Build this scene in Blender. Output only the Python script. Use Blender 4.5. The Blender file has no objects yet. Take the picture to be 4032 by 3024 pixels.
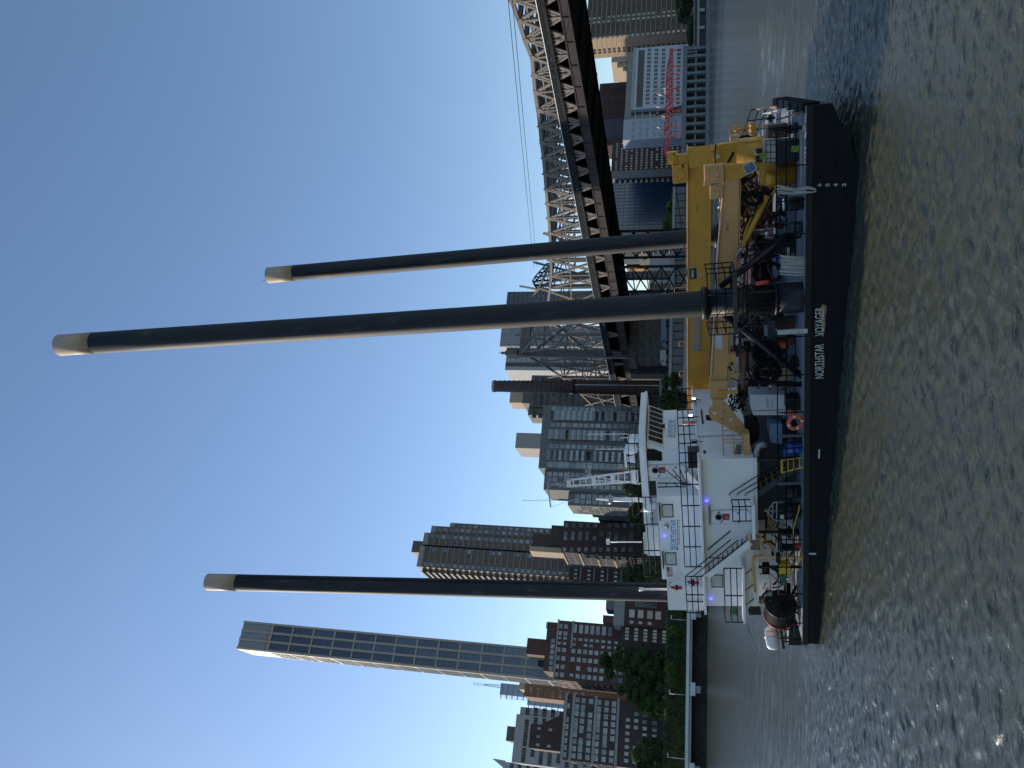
import bpy, math, random
import numpy as np
from mathutils import Matrix, Vector
random.seed(7); np.random.seed(7)
R = math.radians
SC = bpy.context.scene
COL = SC.collection

# ---------------- camera (a phone held upright: the frame lies on its side) ----------------
F_PX, PITCH, ROLL, CAM_H = 3029.0, R(13.0), 0.014, 5.9
def _basis():
    r = Vector((1, 0, 0)); u = Vector((0, -math.sin(PITCH), math.cos(PITCH))); f = Vector((0, math.cos(PITCH), math.sin(PITCH)))
    rr = r * math.cos(ROLL) + u * math.sin(ROLL); uu = u * math.cos(ROLL) - r * math.sin(ROLL)
    return rr, uu, f
RR, UU, FF = _basis()
cam = bpy.data.cameras.new('camera'); camo = bpy.data.objects.new('camera', cam); COL.objects.link(camo)
cam.sensor_fit = 'HORIZONTAL'; cam.sensor_width = 36; cam.lens = 36 * F_PX / 4032; cam.clip_start = .3; cam.clip_end = 20000
camo.matrix_world = Matrix(((-UU.x, RR.x, -FF.x, 0), (-UU.y, RR.y, -FF.y, 0), (-UU.z, RR.z, -FF.z, CAM_H), (0, 0, 0, 1)))
SC.camera = camo
# ---------------- sky, sun, exposure ----------------
SUN_AZ, SUN_EL = -57, 27          # degrees right of the view axis (+Y), above the horizon
w = bpy.data.worlds.new('World'); SC.world = w; w.use_nodes = True
nt = w.node_tree; nt.nodes.clear()
sky = nt.nodes.new('ShaderNodeTexSky'); sky.sky_type = 'NISHITA'; sky.sun_disc = False
sky.sun_elevation = R(SUN_EL); sky.sun_rotation = R(SUN_AZ); sky.altitude = 0; sky.air_density = 1.0; sky.dust_density = .25; sky.ozone_density = 2.8
bg = nt.nodes.new('ShaderNodeBackground'); bg.inputs[1].default_value = .15
out = nt.nodes.new('ShaderNodeOutputWorld'); nt.links.new(sky.outputs[0], bg.inputs[0]); nt.links.new(bg.outputs[0], out.inputs[0])
sl = bpy.data.lights.new('sun', 'SUN'); so = bpy.data.objects.new('sun', sl); COL.objects.link(so)
sl.energy = 4.1; sl.angle = R(.53); sl.color = (1, .87, .70)
sd = Vector((math.sin(R(SUN_AZ)) * math.cos(R(SUN_EL)), math.cos(R(SUN_AZ)) * math.cos(R(SUN_EL)), math.sin(R(SUN_EL))))
so.rotation_euler = sd.to_track_quat('Z', 'Y').to_euler(); so.location = (-60, 40, 60)
SC.view_settings.view_transform = 'Standard'; SC.view_settings.look = 'None'; SC.view_settings.exposure = .14; SC.view_settings.gamma = 1
SC.view_settings.use_curve_mapping = False
SC.render.engine = 'CYCLES'
SC.cycles.max_bounces = 6; SC.cycles.caustics_reflective = False; SC.cycles.caustics_refractive = False

# ---------------- measuring helpers: a line of sight cut with a plane of the place ----------------
EYE = Vector((0, 0, CAM_H))
def ray(u, v):
    du, dv = u - 1512, v - 2016
    x = du + dv * ROLL; y = -du * ROLL + dv
    cx, cy = x / F_PX, -y / F_PX
    return Vector((cx, math.cos(PITCH) - cy * math.sin(PITCH), math.sin(PITCH) + cy * math.cos(PITCH)))
def at(uv, Y):
    d = ray(*uv); return EYE + d * (Y / d.y)
def gnd(uv, z=0):
    d = ray(*uv); return EYE + d * ((z - CAM_H) / d.z)
def proj_u(p):
    d = Vector(p) - EYE; z = d.dot(Vector((0, math.cos(PITCH), math.sin(PITCH))))
    x = d.x / z * F_PX; y = -(-d.y * math.sin(PITCH) + d.z * math.cos(PITCH)) / z * F_PX
    return 1512 + x - y * ROLL
def q(x0, y0, s): return lambda x, y: (3024 - (y0 + y * s), x0 + x * s)
K = 800 / 2212
QA = q(2450, 1500, K); QB = q(2450, 2000, K); QD = q(2550, 1000, K); QE = q(2550, 350, K); QF = q(2800, 850, 500 / 2212); QM = q(2800, 1200, 500 / 2212)
QH = q(2900, 2300, 400 / 2212); QS = q(2900, 2080, 300 / 2212); QT = q(2900, 500, 300 / 2212); QU = q(3000, 350, 300 / 2212); QV = q(2900, 1880, 300 / 2212)
QW = q(2900, 700, 300 / 2212)
G = 900 / 2212
G0 = q(1980, 0, G); G2 = q(1880, 600, G); G3 = q(1880, 1150, G); G4 = q(1900, 1700, G); G5 = q(1900, 2350, G); G1 = q(1500, 1950, G); G6 = q(900, 2200, 1200 / 2212)

# ---------------- mesh builder ----------------
class MB:
    def __init__(s): s.v = []; s.f = []; s.m = []; s.sm = []
    def add(s, vs, fs, m=0, smooth=False):
        o = len(s.v); s.v += [tuple(x) for x in vs]
        for f in fs: s.f.append([i + o for i in f]); s.m.append(m); s.sm.append(smooth)
        return s
    def box(s, a, b, m=0):
        (x0, y0, z0), (x1, y1, z1) = a, b
        x0, x1 = min(x0, x1), max(x0, x1); y0, y1 = min(y0, y1), max(y0, y1); z0, z1 = min(z0, z1), max(z0, z1)
        return s.add([(x0,y0,z0),(x1,y0,z0),(x1,y1,z0),(x0,y1,z0),(x0,y0,z1),(x1,y0,z1),(x1,y1,z1),(x0,y1,z1)],
                     [(0,3,2,1),(4,5,6,7),(0,1,5,4),(1,2,6,5),(2,3,7,6),(3,0,4,7)], m)
    def quad(s, a, b, c, d, m=0): return s.add([a, b, c, d], [(0, 1, 2, 3)], m)
    def prism(s, poly, ext, m=0):
        n = len(poly); P = [Vector(p) for p in poly]; E = Vector(ext)
        nn = Vector((0, 0, 0))
        for i in range(n): nn += P[i].cross(P[(i + 1) % n])
        if nn.dot(E) > 0: P.reverse()
        vs = P + [p + E for p in P]
        fs = [tuple(range(n)), tuple(range(2 * n - 1, n - 1, -1))] + [(i, i + n, (i + 1) % n + n, (i + 1) % n)[::1] for i in range(n)]
        fs[2:] = [tuple(reversed(f)) for f in fs[2:]]
        return s.add(vs, fs, m)
    def bar(s, p, q_, w, h=None, m=0, up=(0, 0, 1)):
        p, q_ = Vector(p), Vector(q_); h = h or w; d = (q_ - p).normalized(); U = Vector(up)
        if abs(d.dot(U)) > .97: U = Vector((1, 0, 0)) if abs(d.x) < .9 else Vector((0, 1, 0))
        a = d.cross(U).normalized() * w / 2; b = a.normalized().cross(d) * h / 2
        vs = [p-a-b, p+a-b, p+a+b, p-a+b, q_-a-b, q_+a-b, q_+a+b, q_-a+b]
        return s.add(vs, [(0,1,2,3),(7,6,5,4),(4,5,1,0),(5,6,2,1),(6,7,3,2),(7,4,0,3)], m)
    def tube(s, pts, r, n=8, m=0, closed=False, smooth=True):
        P = [Vector(p) for p in pts]; k = len(P); rs = r if isinstance(r, (list, tuple)) else [r] * k
        vs = []; a = None
        for i in range(k):
            d = (P[(i + 1) % k] - P[i - 1]) if closed else (P[min(i + 1, k - 1)] - P[max(i - 1, 0)])
            d = d.normalized() if d.length > 1e-9 else Vector((0, 0, 1))
            if a is None:
                a = d.orthogonal().normalized()
            a = (a - d * a.dot(d)); a = a.normalized() if a.length > 1e-6 else d.orthogonal().normalized()
            b = d.cross(a)
            for j in range(n):
                t = 2 * math.pi * j / n; vs.append(P[i] + (a * math.cos(t) + b * math.sin(t)) * rs[i])
        fs = []
        for i in range(k if closed else k - 1):
            i2 = (i + 1) % k
            for j in range(n):
                j2 = (j + 1) % n; fs.append((i*n+j, i*n+j2, i2*n+j2, i2*n+j))
        s.add(vs, fs, m, smooth)
        if not closed:
            o = len(s.v) - len(vs)
            s.f.append([o + j for j in range(n - 1, -1, -1)]); s.m.append(m); s.sm.append(False)
            s.f.append([o + (k - 1) * n + j for j in range(n)]); s.m.append(m); s.sm.append(False)
        return s
    def cyl(s, p, q_, r, r2=None, n=16, m=0): return s.tube([p, q_], [r, r if r2 is None else r2], n, m)
    def torus(s, c, ax, R_, r, n=28, k=8, m=0, a0=0, a1=2 * math.pi):
        c = Vector(c); ax = Vector(ax).normalized(); a = ax.orthogonal().normalized(); b = ax.cross(a)
        full = abs(a1 - a0 - 2 * math.pi) < 1e-4
        pts = [c + (a * math.cos(a0 + (a1 - a0) * i / (n if full else n - 1)) + b * math.sin(a0 + (a1 - a0) * i / (n if full else n - 1))) * R_ for i in range(n)]
        return s.tube(pts, r, k, m, closed=full)
    def mesh(s, name, mats, base=(0, 0, 0)):
        me = bpy.data.meshes.new(name); b = Vector(base)
        me.from_pydata([tuple(Vector(v) - b) for v in s.v], [], s.f)
        for x in (mats if isinstance(mats, (list, tuple)) else [mats]): me.materials.append(x)
        me.polygons.foreach_set('material_index', s.m); me.polygons.foreach_set('use_smooth', s.sm); me.update()
        return me

ID = Matrix.Identity(4)
class Thing:
    """An Empty at a thing's base (or, for a piece of the setting, a mesh) that parents its parts."""
    def __init__(s, name, label, cat, base=(0, 0, 0), frame=ID, group=None, kind=None, mb=None, mat=None):
        s.base = Vector(base); s.frame = frame
        s.root = bpy.data.objects.new(name, mb.mesh(name, mat, base) if mb else None); COL.objects.link(s.root)
        s.root.matrix_world = frame @ Matrix.Translation(s.base)
        if not mb: s.root.empty_display_size = .2
        if label: s.root['label'] = label
        if cat: s.root['category'] = cat
        if group: s.root['group'] = group
        if kind: s.root['kind'] = kind
    def part(s, name, mb, mat, parent=None, label=None, kind=None):
        o = bpy.data.objects.new(name, mb.mesh(name, mat, s.base)); COL.objects.link(o); o.parent = parent or s.root
        if label: o['label'] = label
        if kind: o['kind'] = kind
        return o
    def inst(s, name, me, loc, rot=(0, 0, 0), parent=None, scale=None, label=None):
        o = bpy.data.objects.new(name, me); COL.objects.link(o); o.parent = parent or s.root
        o.location = Vector(loc) - s.base; o.rotation_euler = rot
        if scale: o.scale = scale
        if label: o['label'] = label
        return o
def solo(name, label, cat, mb, mat, frame=ID, group=None, kind=None, base=None):
    if base is None:
        xs = [v[0] for v in mb.v]; ys = [v[1] for v in mb.v]; zs = [v[2] for v in mb.v]
        base = ((min(xs) + max(xs)) / 2, (min(ys) + max(ys)) / 2, min(zs))
    return Thing(name, label, cat, base, frame, group, kind, mb, mat)

# ---------------- materials ----------------
MATS = {}
def mat(name, col, rough=.6, metal=0, var=.18, scale=2.0, stain=None, stain_amt=.45, stain_scale=1.2, bump=0, bscale=30, spec=.5, rnd=0, stretch=None, coat=0):
    if name in MATS: return MATS[name]
    m = bpy.data.materials.new(name); m.use_nodes = True; n = m.node_tree.nodes; l = m.node_tree.links
    b = n['Principled BSDF']; b.inputs['Roughness'].default_value = rough; b.inputs['Metallic'].default_value = metal
    b.inputs['Specular IOR Level'].default_value = spec
    if coat: b.inputs['Coat Weight'].default_value = coat; b.inputs['Coat Roughness'].default_value = .15
    tc = n.new('ShaderNodeTexCoord'); mp = n.new('ShaderNodeMapping'); l.new(tc.outputs['Object'], mp.inputs[0])
    if stretch: mp.inputs['Scale'].default_value = stretch
    nz = n.new('ShaderNodeTexNoise'); nz.inputs['Scale'].default_value = scale; nz.inputs['Detail'].default_value = 6; nz.inputs['Roughness'].default_value = .62
    l.new(mp.outputs[0], nz.inputs[0])
    mr = n.new('ShaderNodeMapRange'); mr.inputs[1].default_value = .3; mr.inputs[2].default_value = .7; mr.inputs[3].default_value = 1 - var; mr.inputs[4].default_value = 1 + var
    l.new(nz.outputs[0], mr.inputs[0])
    mul = n.new('ShaderNodeMixRGB'); mul.blend_type = 'MULTIPLY'; mul.inputs[0].default_value = 1; mul.inputs[1].default_value = (*col, 1)
    l.new(mr.outputs[0], mul.inputs[2]); last = mul.outputs[0]
    if stain:
        n2 = n.new('ShaderNodeTexNoise'); n2.inputs['Scale'].default_value = stain_scale; n2.inputs['Detail'].default_value = 8; n2.inputs['Roughness'].default_value = .7
        l.new(mp.outputs[0], n2.inputs[0])
        r2 = n.new('ShaderNodeMapRange'); r2.inputs[1].default_value = 1 - stain_amt; r2.inputs[2].default_value = 1 - stain_amt + .12; l.new(n2.outputs[0], r2.inputs[0])
        mx = n.new('ShaderNodeMixRGB'); mx.inputs[2].default_value = (*stain, 1); l.new(r2.outputs[0], mx.inputs[0]); l.new(last, mx.inputs[1]); last = mx.outputs[0]
    if rnd:
        oi = n.new('ShaderNodeObjectInfo'); r3 = n.new('ShaderNodeMapRange'); r3.inputs[3].default_value = 1 - rnd; r3.inputs[4].default_value = 1 + rnd
        l.new(oi.outputs['Random'], r3.inputs[0]); m3 = n.new('ShaderNodeMixRGB'); m3.blend_type = 'MULTIPLY'; m3.inputs[0].default_value = 1
        l.new(last, m3.inputs[1]); l.new(r3.outputs[0], m3.inputs[2]); last = m3.outputs[0]
    l.new(last, b.inputs['Base Color'])
    if bump:
        n4 = n.new('ShaderNodeTexNoise'); n4.inputs['Scale'].default_value = bscale; n4.inputs['Detail'].default_value = 4; l.new(mp.outputs[0], n4.inputs[0])
        bp_ = n.new('ShaderNodeBump'); bp_.inputs['Strength'].default_value = bump; bp_.inputs['Distance'].default_value = .02; l.new(n4.outputs[0], bp_.inputs['Height']); l.new(bp_.outputs[0], b.inputs['Normal'])
    MATS[name] = m; return m
def glass_mat(name, dark, light, thr=.55, rough=.08, spec=.9):
    """Window panes: each pane differs (drawn blinds, curtains, empty rooms) by its object's own random number."""
    m = bpy.data.materials.new(name); m.use_nodes = True; n = m.node_tree.nodes; l = m.node_tree.links; b = n['Principled BSDF']
    b.inputs['Roughness'].default_value = rough; b.inputs['Specular IOR Level'].default_value = spec
    oi = n.new('ShaderNodeObjectInfo'); tc = n.new('ShaderNodeTexCoord'); nz = n.new('ShaderNodeTexNoise'); nz.inputs['Scale'].default_value = .9; l.new(tc.outputs['Object'], nz.inputs[0])
    ad = n.new('ShaderNodeMath'); ad.operation = 'ADD'; l.new(oi.outputs['Random'], ad.inputs[0]); l.new(nz.outputs[0], ad.inputs[1])
    cr = n.new('ShaderNodeMapRange'); cr.inputs[1].default_value = thr; cr.inputs[2].default_value = thr + .75; l.new(ad.outputs[0], cr.inputs[0])
    mx = n.new('ShaderNodeMixRGB'); mx.inputs[1].default_value = (*dark, 1); mx.inputs[2].default_value = (*light, 1); l.new(cr.outputs[0], mx.inputs[0]); l.new(mx.outputs[0], b.inputs['Base Color'])
    MATS[name] = m; return m
def emit(name, col, strength):
    m = bpy.data.materials.new(name); m.use_nodes = True; n = m.node_tree.nodes; l = m.node_tree.links
    e = n.new('ShaderNodeEmission'); e.inputs[0].default_value = (*col, 1); e.inputs[1].default_value = strength; l.new(e.outputs[0], n['Material Output'].inputs[0]); return m

WHITE = mat('white_paint', (.80, .80, .79), .42, var=.05, scale=1.2, stain=(.48, .43, .36), stain_amt=.30, stain_scale=2.2, bump=.15, bscale=6)
BLACKP = mat('black_paint', (.006, .007, .009), .45, var=.3, scale=6, spec=.35)
HULLB = mat('hull_black', (.0038, .005, .007), .6, var=.45, scale=1.6, spec=.22, stain=(.012, .0115, .011), stain_amt=.42, stain_scale=1.1, bump=.4, bscale=4, stretch=(.35, 1, 2.2))
DECKG = mat('deck_grey', (.26, .28, .31), .6, var=.2, scale=3, stain=(.12, .10, .08), stain_amt=.4, stain_scale=2.5)
YEL = mat('crane_yellow', (.56, .275, .026), .42, var=.10, scale=1.0, stain=(.22, .11, .03), stain_amt=.30, stain_scale=3, bump=.1, bscale=5)
TAN = mat('crane_tan', (.56, .31, .115), .5, var=.10, scale=1.4, stain=(.25, .13, .06), stain_amt=.31, stain_scale=3)
SPUD = mat('spud_steel', (.009, .0115, .015), .66, var=.5, scale=1.6, spec=.45, stain=(.10, .088, .070), stain_amt=.40, stain_scale=1.6, stretch=(1.6, 1.6, .35), bump=.25, bscale=5)
CAPM = mat('spud_cap_tan', (.42, .325, .235), .62, var=.12, scale=2, stain=(.16, .07, .03), stain_amt=.28, stain_scale=3, stretch=(2, 2, .5))
RUST = mat('rusty_steel', (.12, .06, .035), .75, var=.5, scale=5, stain=(.28, .14, .07), stain_amt=.45, stain_scale=4)
DARKM = mat('dark_machinery', (.012, .013, .015), .5, var=.6, scale=5, spec=.3, stain=(.045, .032, .022), stain_amt=.4, stain_scale=4)
GREYM = mat('grey_metal', (.33, .34, .35), .45, metal=.3, var=.15, scale=4)
GALV = mat('galvanised', (.42, .43, .43), .38, metal=.6, var=.2, scale=6)
RUBBER = mat('black_rubber', (.006, .006, .007), .7, var=.4, scale=8, spec=.15)
ORANGE = mat('orange_plastic', (.62, .10, .045), .5, var=.12, scale=6)
RED = mat('red_paint', (.36, .025, .02), .45, var=.25, scale=5)
DRED = mat('oxide_red', (.075, .018, .016), .55, var=.4, scale=4)
BLUEP = mat('blue_plastic', (.01, .09, .36), .4, var=.15, scale=4)
GREENP = mat('green_paint', (.012, .10, .06), .45, var=.3, scale=5)
ROPE = mat('white_rope', (.36, .345, .31), .9, var=.25, scale=40)
SAFETY = mat('safety_yellow', (.62, .40, .03), .45, var=.15, scale=5)
HIVIZ = mat('hi_vis_green', (.13, .21, .03), .8, var=.4, scale=12)
BLUEGREY = mat('bluegrey_paint', (.10, .17, .26), .45, var=.2, scale=3)
WGLASS = mat('dark_window_glass', (.006, .010, .010), .10, var=.2, scale=1, spec=.08)
PGLASS = mat('pale_window_blind', (.42, .48, .46), .12, var=.08, scale=2, spec=.8)

# ---------------- the shore's own axes: x along the bank, y inland ----------------
SO = Vector((-110, 223, 0))
def bank(deg):
    global SF, SFI
    SF = Matrix.Translation(SO) @ Matrix.Rotation(R(deg), 4, 'Z'); SFI = SF.inverted()
bank(20)

def _cut(fr_inv, uv, ax, val):
    o = fr_inv @ EYE; d = fr_inv.to_3x3() @ ray(*uv); return o + d * ((val - o[ax]) / d[ax])
def sy(uv, d): return _cut(SFI, uv, 1, d)       # on the plane y = d
def sx(uv, x): return _cut(SFI, uv, 0, x)       # on the plane x = const
LANDZ = 6.0

# ---------------- water ----------------
def axis(a, b, step, lo, hi, g):
    c = list(np.arange(a, b + 1e-6, step)); s = step
    while c[-1] < hi: s *= g; c.append(c[-1] + s)
    s = step
    while c[0] > lo: s *= g; c.insert(0, c[0] - s)
    return np.array(c)
def build_water():
    xs = axis(-14, 13, .065, -3500, 3500, 1.04); ys = axis(13.5, 36, .065, -400, 5000, 1.02)
    X, Y = np.meshgrid(xs, ys); dx = np.gradient(xs)[None, :]; dy = np.gradient(ys)[:, None]; sp = np.maximum(dx * .4, dy)
    Z = np.zeros_like(X); rng = np.random.RandomState(3)
    for i in range(95):
        lam = .19 * (1.0 / .19) ** rng.rand() if i < 75 else rng.uniform(1.2, 4) ; k = 2 * math.pi / lam; a = R(80) + rng.randn() * .6
        A = .0060 * lam ** .95 if i < 75 else .0042 * lam * np.clip((Y - 34) / 30, .12, 1); fade = np.clip((lam / sp - 2.4) / 2.5, 0, 1)
        ph = k * (X * math.cos(a) + Y * math.sin(a)) + rng.rand() * 6.28 + .6 * np.sin(X * .13 * rng.rand() + Y * .11 * rng.rand())
        Z += A * fade * (np.sin(ph) + .25 * np.sin(2 * ph + .5))
    ny, nx = X.shape
    me = bpy.data.meshes.new('water'); V = np.stack([X, Y, Z], -1).reshape(-1, 3).astype(np.float32)
    idx = (np.arange(ny - 1)[:, None] * nx + np.arange(nx - 1)[None, :]).reshape(-1)
    Fq = np.stack([idx, idx + 1, idx + nx + 1, idx + nx], -1).reshape(-1).astype(np.int32); nf = len(idx)
    me.vertices.add(len(V)); me.vertices.foreach_set('co', V.reshape(-1)); me.loops.add(nf * 4); me.loops.foreach_set('vertex_index', Fq)
    me.polygons.add(nf); me.polygons.foreach_set('loop_start', np.arange(nf, dtype=np.int32) * 4); me.polygons.foreach_set('use_smooth', np.ones(nf, dtype=bool))
    me.update(calc_edges=True)
    m = bpy.data.materials.new('river_water'); m.use_nodes = True; n = m.node_tree.nodes; l = m.node_tree.links; b = n['Principled BSDF']
    b.inputs['Base Color'].default_value = (.064, .068, .045, 1); b.inputs['Roughness'].default_value = .12; b.inputs['IOR'].default_value = 1.45; b.inputs['Specular IOR Level'].default_value = .5
    tc = n.new('ShaderNodeTexCoord'); prev = None
    for sc, st, dist, strc in ((.7, .7, .30, (1, .45, 1)), (3.4, .8, .09, (1, .5, 1)), (10.0, .8, .026, (1, .6, 1))):
        mp = n.new('ShaderNodeMapping'); mp.inputs['Rotation'].default_value = (0, 0, R(12)); mp.inputs['Scale'].default_value = strc[::-1] if False else (strc[1], strc[0], 1); l.new(tc.outputs['Object'], mp.inputs[0])
        nz = n.new('ShaderNodeTexNoise'); nz.inputs['Scale'].default_value = sc; nz.inputs['Detail'].default_value = 5; nz.inputs['Roughness'].default_value = .6; l.new(mp.outputs[0], nz.inputs[0])
        bp_ = n.new('ShaderNodeBump'); bp_.inputs['Strength'].default_value = st; bp_.inputs['Distance'].default_value = dist; l.new(nz.outputs[0], bp_.inputs['Height'])
        if prev: l.new(prev.outputs[0], bp_.inputs['Normal'])
        prev = bp_
    l.new(prev.outputs[0], b.inputs['Normal'])
    me.materials.append(m); o = bpy.data.objects.new('water', me); COL.objects.link(o); o['kind'] = 'structure'
build_water()

# ---------------- land and river walls ----------------
CONC = mat('concrete', (.30, .30, .29), .8, var=.18, scale=.6, stain=(.16, .15, .13), stain_amt=.42, stain_scale=.5)
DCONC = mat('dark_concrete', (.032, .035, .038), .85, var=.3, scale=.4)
PALEC = mat('pale_fascia', (.60, .63, .65), .6, var=.08, scale=.4)
LANDM = mat('city_ground', (.06, .065, .055), .9, var=.3, scale=.05)
solo('ground', None, None, MB().box((-1500, 9, -3), (1500, 5000, LANDZ)), LANDM, SF, kind='structure', base=(0, 9, 0))
STONE = mat('pier_stone', (.075, .075, .075), .85, var=.3, scale=.5, stain=(.04, .04, .04), stain_amt=.45, stain_scale=.4)  # stone colour darkened to stand in for the shade of nearby buildings
# left: promenade slab on piers
wl = Thing('promenade_deck', 'pale concrete promenade deck along the water left of the work boat', 'promenade', (-40, 0, 0), SF)
xL, xR = -130, 128
fz = sy(G5(1975, 400), 0).z; fz2 = sy(G5(2003, 400), 0).z; fz3 = sy(G5(2030, 400), 0).z
wl.part('parapet', MB().box((xL, -.5, fz2), (xR, .3, fz)), PALEC)
wl.part('edge_beam', MB().box((xL, -.1, fz3), (xR, 8.9, fz2 - .01)), CONC)
for x in np.arange(xL + 4, xR, 21.3):
    wl.part('pier_cap', MB().box((x - 1.8, -1.0, fz3 - 1.0), (x + 1.8, -.15, fz2 - .4)), PALEC)
    wl.part('pier_column', MB().box((x - 1.0, -.5, fz3 - 2.5), (x + 1.0, 1.6, fz3 - 1.02)), CONC)
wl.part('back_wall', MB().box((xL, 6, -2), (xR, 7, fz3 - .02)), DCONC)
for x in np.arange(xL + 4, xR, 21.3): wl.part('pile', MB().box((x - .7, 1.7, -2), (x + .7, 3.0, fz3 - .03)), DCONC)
WCONC = mat('wall_concrete', (.17, .185, .20), .85, var=.25, scale=.6)
# right: colonnaded river wall under the pavilion
cw = Thing('river_wall', 'dark river wall with a row of concrete columns below the red pavilion', 'wall', (220, 0, 0), SF)
x0 = sy(G0(1900, 1480), 0).x; x1 = sy(G0(1900, 445), 0).x
zt = sy(G0(1780, 900), 0).z; zb = sy(G0(1962, 900), 0).z; ztt = sy(G0(1735, 900), 0).z; zbb = sy(G0(2000, 900), 0).z
cw.part('cap_slab', MB().box((x0, -.6, zt), (x1, 9, ztt)), WCONC)
cw.part('base_slab', MB().box((x0, -.8, zbb - .6), (x1 + 90, 1.2, zb)), WCONC)
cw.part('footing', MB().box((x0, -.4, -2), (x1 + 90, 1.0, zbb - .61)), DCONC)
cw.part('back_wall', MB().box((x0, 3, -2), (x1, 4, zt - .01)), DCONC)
colm = MB().box((-.62, -.5, zb + .01), (.62, .7, zt - .01)).mesh('column', WCONC)
for yy in (470, 545, 630, 710, 790, 870, 955, 1035, 1115, 1200, 1280, 1370, 1450): cw.inst('column', colm, (sy(G0(1870, yy), 0).x, 0, 0)).location.z = 0
for o in cw.root.children:
    if o.name.startswith('column'): o.location.z = -cw.base.z
zm = sy(G0(1865, 900), 0).z
cw.part('tie_beam', MB().box((x0, .05, zm - .35), (x1, .55, zm + .35)), WCONC)
er = Thing('river_wall', 'low concrete river wall with fender posts at the far right bank', 'wall', (330, 0, 0), SF)
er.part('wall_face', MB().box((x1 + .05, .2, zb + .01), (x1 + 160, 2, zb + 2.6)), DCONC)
er.part('coping', MB().box((x1 + .05, -.1, zb + 2.61), (x1 + 160, 2.2, zb + 3.4)), CONC)
for k in range(8): er.part('fender_post', MB().box((x1 + 8 + k * 9, -.7, zb + .6), (x1 + 9.4 + k * 9, -.11, zb + 3.0)), CONC)
solo('road', None, None, MB().box((x1 + 1, 9, LANDZ + .01), (x1 + 150, 24, LANDZ + .25)), CONC, SF, kind='structure')

# ---------------- buildings ----------------
GL_W = glass_mat('pane_pale', (.028, .036, .044), (.21, .235, .245), .62); GL_D = glass_mat('pane_dark', (.010, .013, .017), (.05, .06, .065), .95, .2, .25)
GL_B = glass_mat('pane_blue', (.02, .03, .05), (.05, .08, .13), .7, .05); GL_T = glass_mat('pane_tower', (.022, .032, .055), (.10, .13, .18), 1.0, .06)
FR_W = mat('frame_white', (.36, .36, .36), .6); FR_D = mat('frame_dark', (.05, .05, .05), .6); FR_G = mat('frame_grey', (.22, .23, .24), .6)
def mass(T, name, x0, x1, y0, y1, z0, z1, m): return T.part(name, MB().box((x0, y0, z0), (x1, y1, z1)), m)
def wmesh(w, h, fr, pane, bars=1, t=.10, cross=True):
    b = MB(); b.box((-w/2, -.05, -h/2), (w/2, -.01, h/2), 1)
    b.box((-w/2 - .03, -.16, -h/2 - t), (w/2 + .03, 0, -h/2), 0); b.box((-w/2 - t, -.13, h/2), (w/2 + t, 0, h/2 + t), 0)
    b.box((-w/2 - t, -.13, -h/2), (-w/2, 0, h/2), 0); b.box((w/2, -.13, -h/2), (w/2 + t, 0, h/2), 0)
    for i in range(bars): xx = -w/2 + w * (i + 1) / (bars + 1); b.box((xx - .04, -.09, -h/2), (xx + .04, -.051, h/2), 0)
    if cross: b.box((-w/2, -.085, -.04), (w/2, -.052, .04), 0)
    return b.mesh('window', [fr, pane])
def wins(T, me, xs, zs, d, skip=0, name='window', rot=0):
    for z in zs:
        for x in xs:
            if random.random() < skip: continue
            T.inst(name, me, (x, d, z) if not rot else (d, x, z), (0, 0, R(rot)))
def lin(a, b, n): return [a + (b - a) * (i + .5) / n for i in range(n)]
BR1 = mat('brown_brick', (.066, .047, .041), .85, var=.22, scale=.35, stain=(.05, .035, .03), stain_amt=.4, stain_scale=.2)
BR2 = mat('red_brick', (.092, .048, .038), .85, var=.2, scale=.35, stain=(.055, .035, .03), stain_amt=.4, stain_scale=.2)
BR3 = mat('dark_brown_brick', (.060, .036, .030), .85, var=.2, scale=.35)
BUFF = mat('buff_stone', (.40, .31, .21), .8, var=.12, scale=.3)
LSTONE = mat('limestone', (.30, .29, .27), .8, var=.12, scale=.3)
GBR = mat('grey_brick', (.155, .155, .155), .85, var=.12, scale=.3)
GOFF = mat('office_grey', (.34, .35, .36), .7, var=.08, scale=.2)
TAUPE = mat('taupe_panel', (.105, .088, .075), .7, var=.12, scale=.3)
BRIDGEC = mat('bridge_grey', (.20, .18, .163), .8, spec=.2, var=.2, scale=.3, stain=(.22, .13, .09), stain_amt=.36, stain_scale=.4)
STEELD = mat('bridge_dark_steel', (.020, .020, .023), .8, spec=.12, var=.3, scale=.3)
def B(name, label, L, Rt, d, depth, wall, cat='building'):
    a = sy(L, d); b = sy(Rt, d); T = Thing(name, label, cat, ((a.x + b.x) / 2, d, LANDZ), SF)
    T.x0, T.x1, T.z, T.d, T.y1 = a.x, b.x, a.z, d, d + depth
    mass(T, 'wall', a.x, b.x, d, d + depth, LANDZ - 1, a.z, wall); return T
def zz(fn, x, y, d): return sy(fn(x, y), d).z
def xx_(fn, x, y, d): return sy(fn(x, y), d).x

bank(28)        # the blocks at the left follow a bend of the bank
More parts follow.
